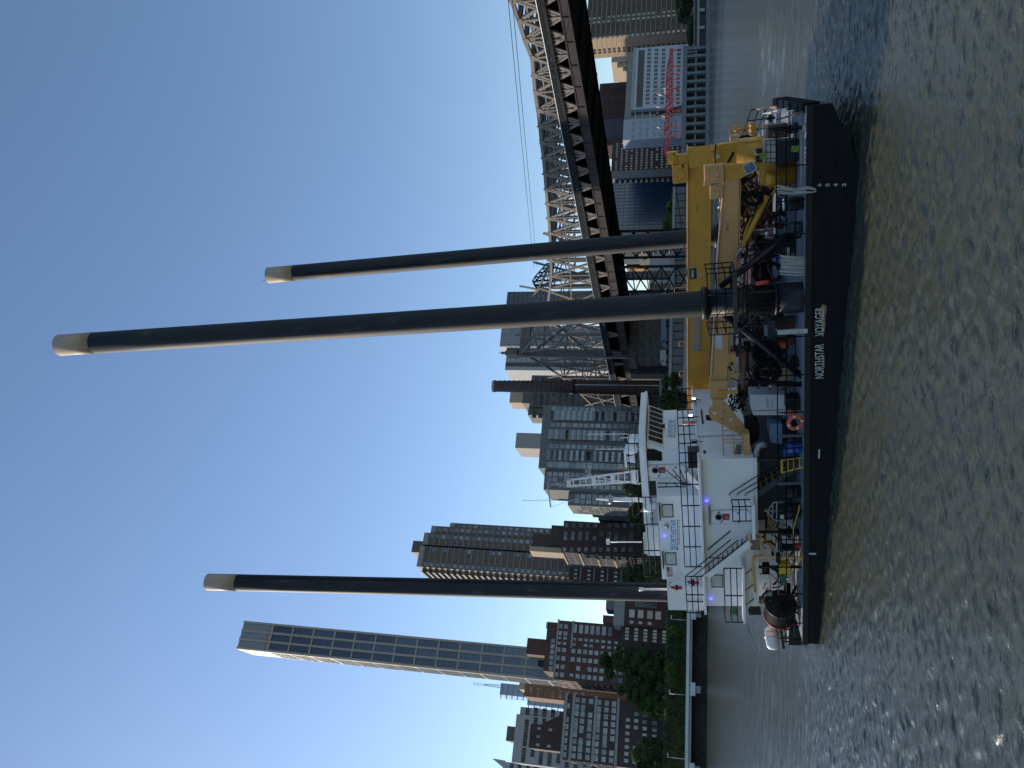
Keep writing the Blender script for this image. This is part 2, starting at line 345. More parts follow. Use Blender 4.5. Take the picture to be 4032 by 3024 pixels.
# 1 brown prewar block at the far left, with its setback crown
T = B('apartment_block', 'brown brick prewar apartment block with a dark setback crown at far left', G5(745, 1572), G5(775, 935), 40, 26, BR1)
W = T.x1 - T.x0; w1 = wmesh(1.5, 1.35, FR_G, GL_W); w2 = wmesh(.75, 1.2, FR_G, GL_W, 0, .06)
zs = [zz(G5, x, 1250, 40) for x in (810, 900, 960, 1035, 1115, 1190, 1262)]
wins(T, w1, lin(T.x0 + .5, T.x1 - .5, 9), zs, 40, .06); wins(T, w2, [T.x0 + W * k / 9 for k in range(1, 9)], zs[1:], 40, .6)
for x in (790, 868, 1085, 1305): z = zz(G5, x, 1250, 40); T.part('stone_band', MB().box((T.x0 - .3, 39.6, z - .45), (T.x1 + .3, 40 - .001, z + .45)), LSTONE)
c0, c1 = xx_(G5, 600, 1480, 46), xx_(G5, 600, 1240, 46); ct = zz(G5, 450, 1400, 46)
cr = mass(T, 'crown', c0, c1, 46, 60, T.z - 1, ct, BR3); wins(T, w2, lin(c0, c1, 3), [zz(G5, x, 1350, 46) for x in (540, 650)], 46, .2)
c2 = xx_(G5, 600, 1090, 46); T.part('sloped_roof', MB().prism([(c1 + .01, 46, T.z - .5), (c2, 46, T.z - .5), (c1 + .01, 46, zz(G5, 560, 1240, 46))], (0, 10, 0)), BR3)
w3 = wmesh(.95, 1.25, FR_W, GL_W); wins(T, w3, lin(T.x0 + 1, T.x1 - 1, 9), [zz(G5, x, 1250, 40) for x in (1405, 1485, 1570, 1665)], 40, .08)
sidew = wmesh(1.3, 1.8, FR_G, GL_W, 0); wins(T, sidew, lin(41, 65, 7), zs, T.x0, .1, rot=-90)
# 2 pale office slab behind it
T = B('office_block', 'pale grey stepped office slab behind the brown block at far left', G5(280, 1600), G5(300, 1130), 190, 30, GOFF)
e1 = xx_(G5, 400, 1065, 190); mass(T, 'wing', T.x1 + .01, e1, 191, 215, LANDZ, zz(G5, 365, 1100, 191), GOFF)
mass(T, 'plant_room', xx_(G5, 250, 1395, 195), xx_(G5, 250, 1250, 195), 195, 212, T.z + .01, zz(G5, 235, 1300, 195), TAUPE)
wd = wmesh(2.2, 2.0, FR_G, GL_D, 1)
wins(T, wd, lin(T.x0 + 1, T.x1 - 1, 14), [T.z - 6 - 4.6 * k for k in range(9)], 190, .3); wins(T, wd, lin(T.x1 + 1, e1 - .5, 5), [zz(G5, 365, 1100, 191) - 4 - 4.6 * k for k in range(8)], 191, .15)
# 3 far left tower
T = B('tower_block', 'slim pale tower with a slanted mast at the left edge', G5(190, 1720), G5(195, 1592), 240, 26, GOFF)
T.part('mast', MB().prism([(xx_(G5, 190, 1655, 242), 242, T.z), (xx_(G5, 190, 1580, 242), 242, T.z), (xx_(G5, 92, 1562, 242), 242, zz(G5, 92, 1562, 242))], (0, 3, 0)), GOFF)
wins(T, wd, lin(T.x0, T.x1, 6), [T.z - 5 - 4.8 * k for k in range(9)], 240, .2)
# 4 glass pair with mast
GLA = mat('curtain_wall', (.20, .27, .33), .15, var=.15, scale=.15, spec=.8)
T = B('glass_tower', 'pale glass office tower with lattice mast left of the slender tower', G5(165, 945), G5(165, 832), 260, 24, GLA)
for k in range(14): z = T.z - 1 - k * 3.6; T.part('spandrel', MB().box((T.x0 - 2.2, 259.5, z - .25), (T.x1, 259.99, z + .25)), GOFF)
lm = MB(); mx = (T.x0 + T.x1) / 2 + 2
for dx in (-.9, .9): lm.bar((mx + dx, 266, T.z), (mx + dx * .3, 266, zz(G5, 12, 860, 266)), .35)
for k in range(9): zk = T.z + k * 2.2; lm.bar((mx - .9, 266, zk), (mx + .8, 266, zk + 2), .2); lm.bar((mx + .9, 266, zk), (mx - .8, 266, zk + 2), .2)
T.part('lattice_mast', lm, GREYM)
T = B('glass_tower', 'lower glass office tower with fin edge beside the mast tower', G5(430, 1045), G5(430, 905), 245, 20, GLA)
for k in range(9): z = T.z - 1 - k * 3.6; T.part('spandrel', MB().box((T.x0 - 2.2, 244.5, z - .25), (T.x1, 244.99, z + .25)), GOFF)
# 5 narrow orange-brown block
T = B('brick_block', 'narrow orange brown brick block between slender tower and glass tower', G5(400, 962), G5(400, 800), 120, 18, mat('orange_brick', (.20, .10, .055), .85, var=.2, scale=.3))
mass(T, 'roof_tank_room', T.x0 + 3, T.x1 - .5, 122, 134, T.z + .01, zz(G5, 350, 900, 122), BUFF); wins(T, w2, lin(T.x0 + .5, T.x1 - 3, 4), [T.z - 3 - 3.4 * k for k in range(8)], 120, .1)
# 6 slender residential tower
T = B('slender_tower', 'very tall slender residential tower with three window bays per floor', G6(60, 655), G6(118, 450), 62, 15, mat('tower_stone', (.33, .30, .26), .65, var=.06, scale=.2))
W = T.x1 - T.x0; zA = zz(G6, 312, 480, 62); zs = [zz(G6, x, 560, 62) for x in (385, 535, 690, 848, 1000, 1152, 1305, 1460, 1618, 1775, 1938, 2098)]
st = (zs[0] - zs[-1]) / (len(zs) - 1); zs += [zs[-1] - st * (k + 1) for k in range(9) if zs[-1] - st * (k + 1) > LANDZ + 20]
wt = MB(); bw = (W - 2.0) / 3 - .7; bh = st - .75
wt.box((-bw/2, -.02, -bh/2), (bw/2, -.005, bh/2), 1)
for i in range(5): xq = -bw/2 + bw * i / 4; wt.box((xq - .06, -.10, -bh/2), (xq + .06, -.021, bh/2), 0)
for i in range(4): zq = -bh/2 + bh * i / 3; wt.box((-bw/2, -.09, zq - .06), (bw/2, -.022, zq + .06), 0)
wtm = wt.mesh('window', [mat('tower_mullion', (.05, .06, .08), .4), GL_T])
for i in range(4): xq = T.x0 + 1.0 * 0 + [0, 1.35 + bw, 2 * (bw + .7) + 1.0, W][i] if False else T.x0 + [.5, .5 + (W - 1) / 3, .5 + 2 * (W - 1) / 3, W - .5][i]; T.part('pier', MB().box((xq - .42, 61.4, LANDZ), (xq + .42, 61.99, T.z)), mat('tower_stone', (0, 0, 0)))
xs3 = [T.x0 + .5 + (W - 1) * (i + .5) / 3 for i in range(3)]; wins(T, wtm, xs3, zs, 62)
for z in zs: T.part('spandrel', MB().box((T.x0 + .1, 61.6, z + bh / 2 + .02), (T.x1 - .1, 61.98, z + st - bh / 2 - .02)), mat('tower_stone', (0, 0, 0)))
T.part('crown_louvre', MB().box((T.x0 + .6, 61.7, zA + .3), (T.x1 - .6, 61.985, T.z - .8)), mat('louvre_grey', (.20, .22, .24), .5, var=.2, scale=.6, stretch=(8, 1, .2)))
sd_ = MB(); hw = 5.6; sd_.box((-hw, -.02, -bh/2), (hw, -.005, bh/2), 1)
for i in range(6): xq = -hw + 2 * hw * i / 5; sd_.box((xq - .1, -.22, -bh/2), (xq + .1, -.021, bh/2), 0)
sdm = sd_.mesh('window', [mat('side_rib', (.55, .52, .46), .4), mat('side_glass', (.25, .27, .28), .12, var=.1, spec=.9)])
wins(T, sdm, [62 + 7.5], zs, T.x0, rot=-90)
# 7 red brick apartment house
T = B('apartment_house', 'red brick apartment house with penthouse box behind the big tree', G5(690, 800), G5(690, 222), 38, 22, BR2)
W = T.x1 - T.x0; mass(T, 'setback_storey', xx_(G5, 620, 720, 41), xx_(G5, 620, 240, 41), 41, 56, T.z + .01, zz(G5, 600, 560, 41), BR2)
mass(T, 'penthouse_box', xx_(G5, 500, 560, 44), xx_(G5, 500, 402, 44), 44, 54, zz(G5, 600, 560, 41) + .01, zz(G5, 427, 480, 44), BR2)
mass(T, 'corner_penthouse', xx_(G5, 640, 300, 42) , T.x1 - .2, 42.2, 50, T.z + 1, zz(G5, 618, 240, 42), LSTONE)
w5 = wmesh(1.35, 1.3, FR_W, GL_W, 1, .06); w5n = wmesh(.8, 1.15, FR_W, GL_W, 1, .06); w5w = wmesh(2.9, 1.2, FR_W, GL_W, 3, .06)
zs = [zz(G5, x, 500, 38) for x in (735, 790, 880, 940, 995, 1050, 1105, 1165, 1225, 1290, 1350)]
for z in zs[:3]: wins(T, w5n, [T.x0 + W * k for k in (.10, .9)], [z], 38)
wins(T, w5w, [T.x0 + W * .88], zs[2:9], 38); wins(T, w5, [T.x0 + W * k for k in (.09, .22, .36, .5)], zs, 38, .05); wins(T, w5n, [T.x0 + W * k for k in (.61, .70)], zs, 38, .1)
wins(T, w5, [T.x0 + W * .78, T.x0 + W * .9], zs[:2], 38); wins(T, w5, lin(T.x0 + 3, T.x1 - 6, 6), [T.z + 2.0], 41)
T.part('cornice', MB().box((T.x0 - .3, 37.5, T.z - .2), (T.x1 + .3, 37.99, T.z + .35)), LSTONE)
z = zz(G5, 860, 500, 38); T.part('terrace_rail', MB().box((T.x0 + W * .55, 37.6, z - .3), (T.x1 + .2, 37.99, z + .3)), LSTONE)
wins(T, w5n, lin(39, 59, 5), zs, T.x0, .1, rot=-90)
# 8 town house with bow window
T = B('town_house', 'small red brick town house with tall bay windows beside the left spud', G5(1270, 265), G5(1270, -30), 22, 14, BR2)
zr = zz(G5, 1375, 150, 22); T.part('mansard_roof', MB().box((T.x0 - .2, 21.6, zr), (T.x1, 30, T.z + .2)), LSTONE)
mass(T, 'attic_room', xx_(G5, 1215, 120, 25), T.x1, 25, 33, T.z + .21, zz(G5, 1195, 60, 25), GBR)
mass(T, 'roof_box', xx_(G5, 1200, 245, 25), xx_(G5, 1200, 170, 25) - .3, 25, 32, T.z + .21, zz(G5, 1165, 200, 25), BR2)
bw_ = wmesh(2.2, 7.0, FR_W, GL_D, 4); wins(T, bw_, [xx_(G5, 1580, 65, 22)], [zz(G5, 1580, 65, 22)], 22)
w6 = wmesh(2.5, 1.7, FR_W, GL_W, 3); wins(T, w6, [xx_(G5, 1500, 165, 22)], [zz(G5, x, 165, 22) for x in (1445, 1530, 1620, 1700)], 22)
wins(T, w5n, [T.x0 + 1.2], [zz(G5, x, 165, 22) for x in (1445, 1530, 1620)], 22)
T = B('town_house', 'low grey terrace house left of the bay window town house', G5(1330, 430), G5(1330, 272), 24, 12, BR1)
wins(T, w2, lin(T.x0 + .5, T.x1 - .5, 4), [T.z - 2.2 - 3.1 * k for k in range(5)], 24)
# 9 dark banded tower
T = B('banded_tower', 'tall dark stepped tower with pale floor bands behind the left spud', G1(345, 690), G1(380, 490), 110, 26, TAUPE)
T.mats = mat('band_grey', (.25, .25, .24), .7)
secs = [(T.x0, T.x1, T.z)]
for k, (xt, ya, yb, dd) in enumerate(((400, 489, 371, 111.5), (480, 370, 301, 113), (668, 300, 262, 114.5))):
    a = xx_(G1, 600, ya, dd); b = xx_(G1, 600, yb, dd); zt_ = zz(G1, xt, ya, dd); mass(T, 'wall', a + .01 * k, b, dd, 132 - k, LANDZ, zt_, TAUPE); secs.append((a, b, zt_))
mass(T, 'roof_house', xx_(G1, 330, 552, 116), xx_(G1, 330, 440, 116), 116, 126, T.z + .02, zz(G1, 302, 500, 116), TAUPE)
wb = wmesh(1.7, 1.7, FR_G, GL_W, 0, .05); fl = 3.05
for k, (a, b, zt_) in enumerate(secs):
    dd = 110 + 1.5 * k; z = zt_ - 2.6
    T.part('crown_panel', MB().box((a + .05, dd - .30, zt_ - 2.4), (b - .05, dd - .01, zt_ - .01)), T.mats)
    while z > 30:
        T.part('floor_band', MB().box((a + .02, dd - .35, z - .32), (b - .02, dd - .01, z + .02)), T.mats)
        if k: wins(T, wb, [b - 1.6], [z - 1.6], dd)
        else: wins(T, wb, [a + 1.5], [z - 1.6], dd); wins(T, wb, [b - 1.4], [z - 1.6], dd, .6)
        z -= fl
z = T.z - 2.6; bal = MB().box((-1.9, -9, -.15), (0, 9, .1)).box((-1.9, -9, .1), (-1.75, 9, 1.0)).mesh('balcony', LSTONE)
while z > 30: T.inst('balcony', bal, (T.x0 - .01, 121, z)); z -= fl
sw9 = wmesh(2.2, 1.9, FR_G, GL_D, 1); wins(T, sw9, lin(112, 130, 4), [T.z - 4 - fl * k for k in range(22)], T.x0, rot=-90)
# 10 second brown prewar house
T = B('apartment_house', 'brown brick house with buff stone corner turret beside the banded tower', G4(760, 1165), G4(760, 858), 70, 18, BR1)
W = T.x1 - T.x0; mass(T, 'stepped_top', xx_(G4, 700, 1100, 72), xx_(G4, 700, 905, 72), 72, 86, T.z + .01, zz(G4, 660, 1000, 72), BR1)
tu0, tu1 = xx_(G4, 600, 1160, 71), xx_(G4, 600, 1112, 71); tt = mass(T, 'turret', tu0, tu1, 71.5, 80, T.z + .02, zz(G4, 455, 1130, 71), BUFF)
T.part('turret_wall', MB().box((tu1 + .02, 72.5, T.z + .3), (xx_(G4, 600, 985, 72), 80, zz(G4, 480, 1050, 72))), BR1)
w7 = wmesh(1.5, 1.25, FR_W, GL_W, 1)
for x in (805, 875, 945, 1012, 1085, 1150, 1225, 1295, 1370, 1440): wins(T, w7, [xx_(G4, x, y, 70) for y in (905, 985, 1030, 1140)], [zz(G4, x, 1000, 70)], 70, .12)
wins(T, wmesh(1.5, 2.0, FR_G, GL_D, 0), lin(71, 87, 6), [T.z - 3 - 3.3 * k for k in range(11)], T.x0, rot=-90)
for k in range(5): T.part('stone_band', MB().box((T.x0 - .4, 70, T.z - 1 - 7.2 * k), (T.x0 - .01, 88, T.z - .3 - 7.2 * k)), BUFF)
T = B('apartment_house', 'dark lower wing with arched window left of the buff turret house', G4(830, 1440), G4(830, 1305), 72, 14, BR3)
for k in range(4): z = zz(G4, 900 + 130 * k, 1370, 72); wins(T, w2, lin(T.x0 + .3, T.x1 - .3, 3), [z], 72); T.part('stone_band', MB().box((T.x0, 71.7, z - 2.4), (T.x1, 71.99, z - 2.0)), LSTONE)
bank(20)
# 11 grey balcony block
T = B('balcony_block', 'large grey apartment block with rows of glazed balconies behind the wheelhouse', G4(540, 350), G3(560, 1092), 40, 24, GBR)
W = T.x1 - T.x0; a = xx_(G4, 700, 555, 40); b = xx_(G4, 900, 700, 40)
mass(T, 'wing', a, T.x0 - .01, 41.5, 62, LANDZ, zz(G4, 595, 480, 41.5), GBR); mass(T, 'low_wing', b, a - .01, 43, 60, LANDZ, zz(G4, 830, 620, 43), GBR)
mass(T, 'water_tank_house', xx_(G4, 420, 160, 44), xx_(G4, 420, 12, 44), 44, 58, T.z + .01, zz(G4, 322, 80, 44), mat('grey_render', (.30, .29, .28), .7, var=.05))
mass(T, 'parapet', T.x0 - .2, T.x1 + .2, 39.7, 64.2, T.z - .5, T.z - .02, LSTONE) if False else None
rows = [zz(G3, x, 1400, 40) for x in (720, 772, 826, 880, 935, 990, 1045, 1102, 1160, 1218, 1276, 1335, 1395, 1452, 1510)]
wg = wmesh(1.6, 1.7, FR_W, GL_W, 1, .05); wg2 = wmesh(2.6, 2.0, FR_W, GL_W, 2, .05)
glb = MB().box((-2.0, -1.2, -1.25), (2.0, -.01, -1.05), 0).box((-2.0, -1.2, -1.05), (2.0, -1.1, -.1), 0).box((-1.9, -1.15, -.1), (1.9, -1.12, 1.05), 1).box((-1.95, -1.2, 1.05), (1.95, -.01, 1.15), 2)
for xq in (-1.95, -.65, .65, 1.95): glb.box((xq - .05, -1.2, -.1), (xq + .05, -1.1, 1.05), 2)
glb = glb.mesh('glazed_balcony', [FR_G, GL_W, FR_W]); opb = MB().box((-2.0, -1.2, -1.25), (2.0, -.01, -1.05)).box((-2.0, -1.2, -1.05), (2.0, -1.1, -.2)).box((-2, -1.1, -1.05), (-1.9, -.01, 1.3)).box((1.9, -1.1, -1.05), (2, -.01, 1.3)).mesh('open_balcony', [FR_G])
dk = MB().box((-1.8, -.04, -1.05), (1.8, -.01, 1.05)).mesh('balcony_door', [GL_D])
cols = [xx_(G3, 1000, 1135, 40), xx_(G3, 1000, 1205, 40), xx_(G3, 1000, 1290, 40), xx_(G3, 1000, 1390, 40), xx_(G3, 1000, 1500, 40), xx_(G3, 1000, 1590, 40), xx_(G4, 900, 240, 40), xx_(G4, 900, 320, 40)]
for i, z in enumerate(rows):
    for k, x in enumerate(cols):
        if k in (1, 3, 5, 6):
            if random.random() < .6: T.inst('glazed_balcony', glb, (x, 40, z))
            else: T.inst('open_balcony', opb, (x, 40, z)); T.inst('balcony_door', dk, (x, 40, z))
        else: T.inst('window', wg if k % 2 == 0 else wg2, (x, 40, z))
wins(T, wg, lin(a + .8, T.x0 - .8, 3), [z for z in rows if z < zz(G4, 640, 480, 41.5)], 41.5, .1); wins(T, wg, lin(b + .8, a - .8, 2), [z for z in rows if z < zz(G4, 870, 620, 43)], 43, .2)
wins(T, wg, lin(44, 59, 4), [z for z in rows if z < zz(G4, 870, 620, 43)], b, .1, rot=-90)
# 12 small buildings between
T = B('low_block', 'small dark block with a pale tank box left of the balcony block', G4(1120, 850), G4(1120, 705), 90, 14, GBR)
mass(T, 'tank_box', xx_(G4, 1090, 805, 93), xx_(G4, 1090, 718, 93), 93, 99, T.z + .01, zz(G4, 1062, 760, 93), LSTONE)
wins(T, w2, lin(T.x0, T.x1, 4), [T.z - 4 - 3.2 * k for k in range(6)], 90, .2)
# 13 chimney
cb = sy(G3(1750, 930), 52); ctp = sy(G3(150, 911), 52)
CH = Thing('brick_chimney', 'tall tapering dark brick chimney with iron hoops near the bridge tower', 'chimney', (cb.x, 52, LANDZ), SF)
r0 = (sy(G3(1740, 857), 52).x - sy(G3(1740, 1000), 52).x) / 2; r1 = (sy(G3(150, 860), 52).x - sy(G3(150, 962), 52).x) / 2; zc = sy(G3(940, 920), 52).z
CHM = mat('chimney_brick', (.075, .048, .045), .85, var=.25, scale=.6)
CH.part('shaft', MB().tube([(cb.x, 52, LANDZ), (cb.x, 52, cb.z), (cb.x, 52, zc), (ctp.x, 52, ctp.z)], [r0 * 1.05, r0, r0 * .86, r1], 28), CHM)
CH.part('collar', MB().tube([(cb.x, 52, zc - .4), (cb.x, 52, zc + .4)], r0 * .95, 28), STEELD); CH.part('rim', MB().tube([(ctp.x, 52, ctp.z - 1.2), (ctp.x, 52, ctp.z + .02)], r1 * 1.06, 28), LSTONE)
CH.part('base_ring', MB().tube([(cb.x, 52, cb.z - 4), (cb.x, 52, cb.z - .5)], r0 * 1.08, 28), LSTONE)
nh = 34
for k in range(nh):
    z = cb.z + (ctp.z - cb.z) * (k + .5) / nh; rr_ = r0 * .86 + (r1 - r0 * .86) * (z - zc) / (ctp.z - zc) if z > zc else r0 + (r0 * .86 - r0) * (z - cb.z) / (zc - cb.z)
    CH.part('hoop', MB().torus((cb.x, 52, z), (0, 0, 1), rr_ + .02, .10, 24, 4), STEELD)
CH.part('ladder_pipe', MB().bar((cb.x - .1, 52 - r0 * 1.02, cb.z), (cb.x - .1, 52 - r0 * .9, zc), .25), GALV)
# 14 towers seen through the bridge
T = B('slab_tower', 'pale slab tower with a dark edge behind the bridge tower', G3(265, 755), G3(265, 535), 190, 20, GOFF)
T.part('dark_face', MB().box((xx_(G3, 300, 715, 189.5), 189.6, LANDZ), (xx_(G3, 300, 680, 189.5), 189.99, T.z - .1)), FR_D)
for k in range(16): T.part('floor_line', MB().box((T.x0 + 3.2, 189.6, T.z - 3 - k * 3.4), (T.x1, 189.98, T.z - 2.7 - k * 3.4)), FR_G)
T = B('slab_tower', 'pale corrugated tower just left of the near spud behind the bridge', G3(215, 528), G3(215, 330), 210, 20, GOFF)
for k in range(12): xk = T.x0 + (T.x1 - T.x0) * (k + .5) / 12; T.part('rib', MB().box((xk - .3, 209.5, LANDZ), (xk + .3, 209.99, T.z)), GOFF)
T = B('dark_tower', 'dark glass tower just right of the near spud behind the bridge', G2(275, 1500), G2(285, 1350), 230, 24, mat('dark_curtain', (.03, .042, .055), .25, var=.3, scale=.2))
for k in range(20): T.part('floor_line', MB().box((T.x0, 229.6, T.z - 2 - k * 3.2), (T.x1, 229.99, T.z - 1.75 - k * 3.2)), FR_D)
# 15 stepped brown tower behind the chimney
T = B('stepped_tower', 'brown stepped tower with pale crown box behind the brick chimney', G3(500, 1110), G3(520, 805), 140, 22, TAUPE)
mass(T, 'upper_step', xx_(G3, 400, 1075, 143), xx_(G3, 400, 860, 143), 143, 158, T.z + .01, zz(G3, 440, 1000, 143), TAUPE); mass(T, 'crown_box', xx_(G3, 350, 1070, 145), xx_(G3, 350, 968, 145), 145, 156, zz(G3, 440, 1000, 143) + .01, zz(G3, 315, 1000, 145), BUFF)
mass(T, 'side_step', xx_(G3, 520, 1190, 141), T.x0 - .01, 141, 156, LANDZ, zz(G3, 490, 1150, 141) , TAUPE)
wdk = wmesh(2.4, 2.0, FR_D, GL_D, 1); wins(T, wdk, lin(T.x0 + 1, T.x1 - 1, 6), [T.z - 3 - 3.4 * k for k in range(12)], 140, .1); wins(T, wdk, lin(T.x0 - 6, T.x0 - .6, 2), [T.z - 3 - 3.4 * k for k in range(12)], 141, .1)
# 16 blue glass block under the bridge
T = B('glass_block', 'dark blue glass hospital block below the bridge deck', G2(1150, 830), G2(1150, 312), 70, 26, mat('blue_curtain', (.012, .035, .075), .25, var=.25, scale=.25, spec=.7))
W = T.x1 - T.x0; T.part('pale_strip', MB().box((xx_(G2, 1500, 758, 70), 69.7, LANDZ), (xx_(G2, 1500, 742, 70), 69.99, T.z)), CONC)
for k in range(14): z = LANDZ + 3 + k * 2.6; T.part('floor_line', MB().box((T.x0 + 1, 69.8, z), (T.x1 - .5, 69.99, z + .18)), mat('blue_line', (.02, .05, .10), .4))
for k in range(16): xk = T.x0 + W * (k + .5) / 16; T.part('mullion', MB().box((xk - .06, 69.85, LANDZ), (xk + .06, 69.98, T.z)), mat('blue_line', (0, 0, 0)))
# 17 dark brick block + balcony strip
T = B('brick_tower', 'dark red brown brick block with rows of small windows below the bridge', G2(1290, 238), G0(1140, 1372), 95, 22, BR3)
mass(T, 'upper_step', xx_(G0, 1080, 1640, 97), xx_(G0, 1080, 1412, 97), 97, 110, T.z - 8, zz(G0, 1075, 1500, 97), BR3)
w8 = wmesh(.8, .95, FR_G, GL_W, 0, .06); wins(T, w8, lin(T.x0 + .5, T.x1 - .5, 13), [T.z - 2.5 - 2.62 * k for k in range(14)], 95, .12)
T.part('stair_slab', MB().box((xx_(G2, 1500, 282, 93), 90, LANDZ), (T.x0 - .02, 100, T.z - 1)), GBR); b17 = MB().box((-1.6, -1.3, -.1), (1.6, 0, .12)).box((-1.6, -1.3, .12), (1.6, -1.2, .95)).mesh('balcony', CONC)
for k in range(13): T.inst('balcony', b17, (xx_(G2, 1500, 305, 92), 92, LANDZ + 3.4 + 2.7 * k))
mass(T, 'balcony_core', xx_(G2, 1500, 322, 92), xx_(G2, 1500, 284, 92), 92.01, 102, LANDZ, T.z - 2, TAUPE)
# 18 white hospital block
T = B('hospital_block', 'white panelled block with regular square windows behind the red pavilion', G0(1238, 1062), G0(1262, 470), 34, 22, mat('white_panel', (.46, .49, .54), .6, var=.05, scale=.2))
W = T.x1 - T.x0; w9 = wmesh(1.3, 1.5, FR_W, GL_D, 1, .05)
for x in (1400, 1470, 1540, 1615, 1690): wins(T, w9, [xx_(G0, x, 487 + 39.2 * k, 34) for k in range(14)], [zz(G0, x + 8, 750, 34)], 34)
z0_, z1_ = zz(G0, 1362, 750, 34), zz(G0, 1302, 750, 34); T.part('ribbon_window', MB().box((xx_(G0, 1330, 1035, 34), 33.9, z0_), (xx_(G0, 1330, 487, 34), 33.99, z1_)), GL_D)
for k in range(28): xk = xx_(G0, 1330, 1035, 34) + (xx_(G0, 1330, 487, 34) - xx_(G0, 1330, 1035, 34)) * k / 28; T.part('mullion', MB().box((xk - .06, 33.8, z0_), (xk + .06, 33.89, z1_)), FR_D)
T.part('parapet', MB().box((T.x0 - .3, 33.7, T.z - .9), (T.x1 + .3, 33.99, T.z + .01)), FR_W)
gx0, gx1 = xx_(G0, 1200, 1172, 36), T.x0 - .02; mass(T, 'glass_wing', gx0, gx1, 36, 54, LANDZ, zz(G0, 1175, 1120, 36), mat('wing_glass', (.05, .07, .09), .2, var=.2, scale=.3))
for x in (1282, 1352, 1424, 1495): z = zz(G0, x, 1120, 36); T.part('wing_floor', MB().box((gx0, 35.7, z - .3), (gx1, 35.99, z + .3)), FR_W)
px0, px1 = xx_(G0, 1300, 1350, 35), gx0 - .02; pz = zz(G0, 1165, 1260, 35); mass(T, 'pattern_wing', px0, px1, 35, 41, LANDZ, pz, mat('pale_blue_panel', (.32, .38, .45), .5, var=.04))
chev = mat('chevron_panel', (.25, .30, .37), .5, var=.04)
for k in range(9):
    for j in range(3):
        xa = px0 + (px1 - px0) * (j + .1 + .15 * (k % 2)) / 3.2; z = LANDZ + 1.5 + (pz - LANDZ - 3) * k / 9; ww = (px1 - px0) / 3.6
        T.part('chevron_panel', MB().prism([(xa, 34.99, z), (xa + ww * .6, 34.99, z + 1.1), (xa + ww, 34.99, z + .2), (xa + ww * .5, 34.99, z - .8)], (0, -.12, 0)), chev)
mass(T, 'roof_deck', gx1 + .1, T.x1, 36.5, 50, T.z + .02, zz(G0, 1190, 900, 36.5), mat('wing_glass', (0, 0, 0)))
# 19 dark brown slab behind
T = B('brown_slab', 'plain dark brown slab under the bridge behind the white block', G0(905, 1340), G0(915, 812), 120, 20, BR3)
wins(T, wmesh(1.9, 1.6, FR_G, GL_D, 1), [T.x1 - 2.5, T.x1 - 11], [T.z - 8 - 3 * k for k in range(6)], 120)
mass(T, 'glass_corner', T.x0 + .02, xx_(G0, 1000, 1160, 119), 118.5, 119.99, LANDZ, zz(G0, 965, 1200, 119), GL_B)
for k in range(7): z = LANDZ + 22 + k * 2.6; T.part('floor_line', MB().box((T.x0 + .02, 118.2, z), (xx_(G0, 1000, 1160, 119), 118.49, z + .3)), FR_D)
# 20 tall brown tower at right edge
T = B('brown_tower', 'big brown apartment tower with side wall coloured lighter as sunlit at right edge', G0(800, 370), G0(760, -420), 70, 15, mat('umber_brick', (.115, .085, .062), .85, var=.15, scale=.3))
W = T.x1 - T.x0; nb = 20; z0_ = LANDZ + 4; stp = (T.z - z0_) / nb; wq = wmesh(1.2, 1.2, FR_D, GL_D, 1, .06); wq2 = wmesh(1.4, 1.3, FR_G, GL_W, 1, .06)
for k in range(nb):
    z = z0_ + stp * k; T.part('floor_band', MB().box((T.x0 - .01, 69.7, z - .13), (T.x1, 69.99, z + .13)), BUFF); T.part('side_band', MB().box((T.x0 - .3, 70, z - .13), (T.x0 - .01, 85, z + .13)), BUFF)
    xs_ = [xx_(G0, 1200, y, 70) for y in (345, 285, 255, 228, 190, 150, 115, 85, 55, 20, -20, -60)]
    wins(T, wq2, [xs_[0], xs_[4], xs_[5]], [z + stp * .5], 70, .05); wins(T, wq, [x for i_, x in enumerate(xs_) if i_ not in (0, 4, 5)], [z + stp * .5], 70, .1)
T.part('side_face', MB().box((T.x0 - .15, 70.1, LANDZ), (T.x0 - .012, 84.9, T.z)), mat('sunlit_side_brick', (.36, .26, .17), .85, var=.1, scale=.4))  # side wall brick coloured lighter to paint in the sunlight on it
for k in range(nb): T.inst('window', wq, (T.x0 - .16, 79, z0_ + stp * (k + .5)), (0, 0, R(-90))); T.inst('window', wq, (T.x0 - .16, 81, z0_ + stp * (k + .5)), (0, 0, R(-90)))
# 21 stepped buff block in the gap
T = B('stepped_block', 'distant buff stepped block in the sky gap under the bridge', G0(1050, 605), G0(1050, 540), 190, 20, BUFF)
for k, (xt, ya) in enumerate(((1105, 655), (1160, 690))): mass(T, 'step', xx_(G0, xt, ya, 191 + k), xx_(G0, xt, 606 if k == 0 else 656, 191 + k) - .02, 191 + k, 206, LANDZ, zz(G0, xt, ya, 191 + k), BUFF)
wins(T, w2, lin(T.x0, T.x1, 3), [T.z - 3 - 3.2 * k for k in range(5)], 190)
T = B('low_block', 'low red brick roof block above the white panelled block', G0(1195, 700), G0(1195, 560), 150, 14, BR2)
T.part('white_parapet', MB().box((T.x0, 149.5, T.z - 3), (T.x1, 149.99, T.z - 1.2)), FR_W); wins(T, w2, lin(T.x0, T.x1, 5), [T.z - 5 - 3.2 * k for k in range(3)], 150)

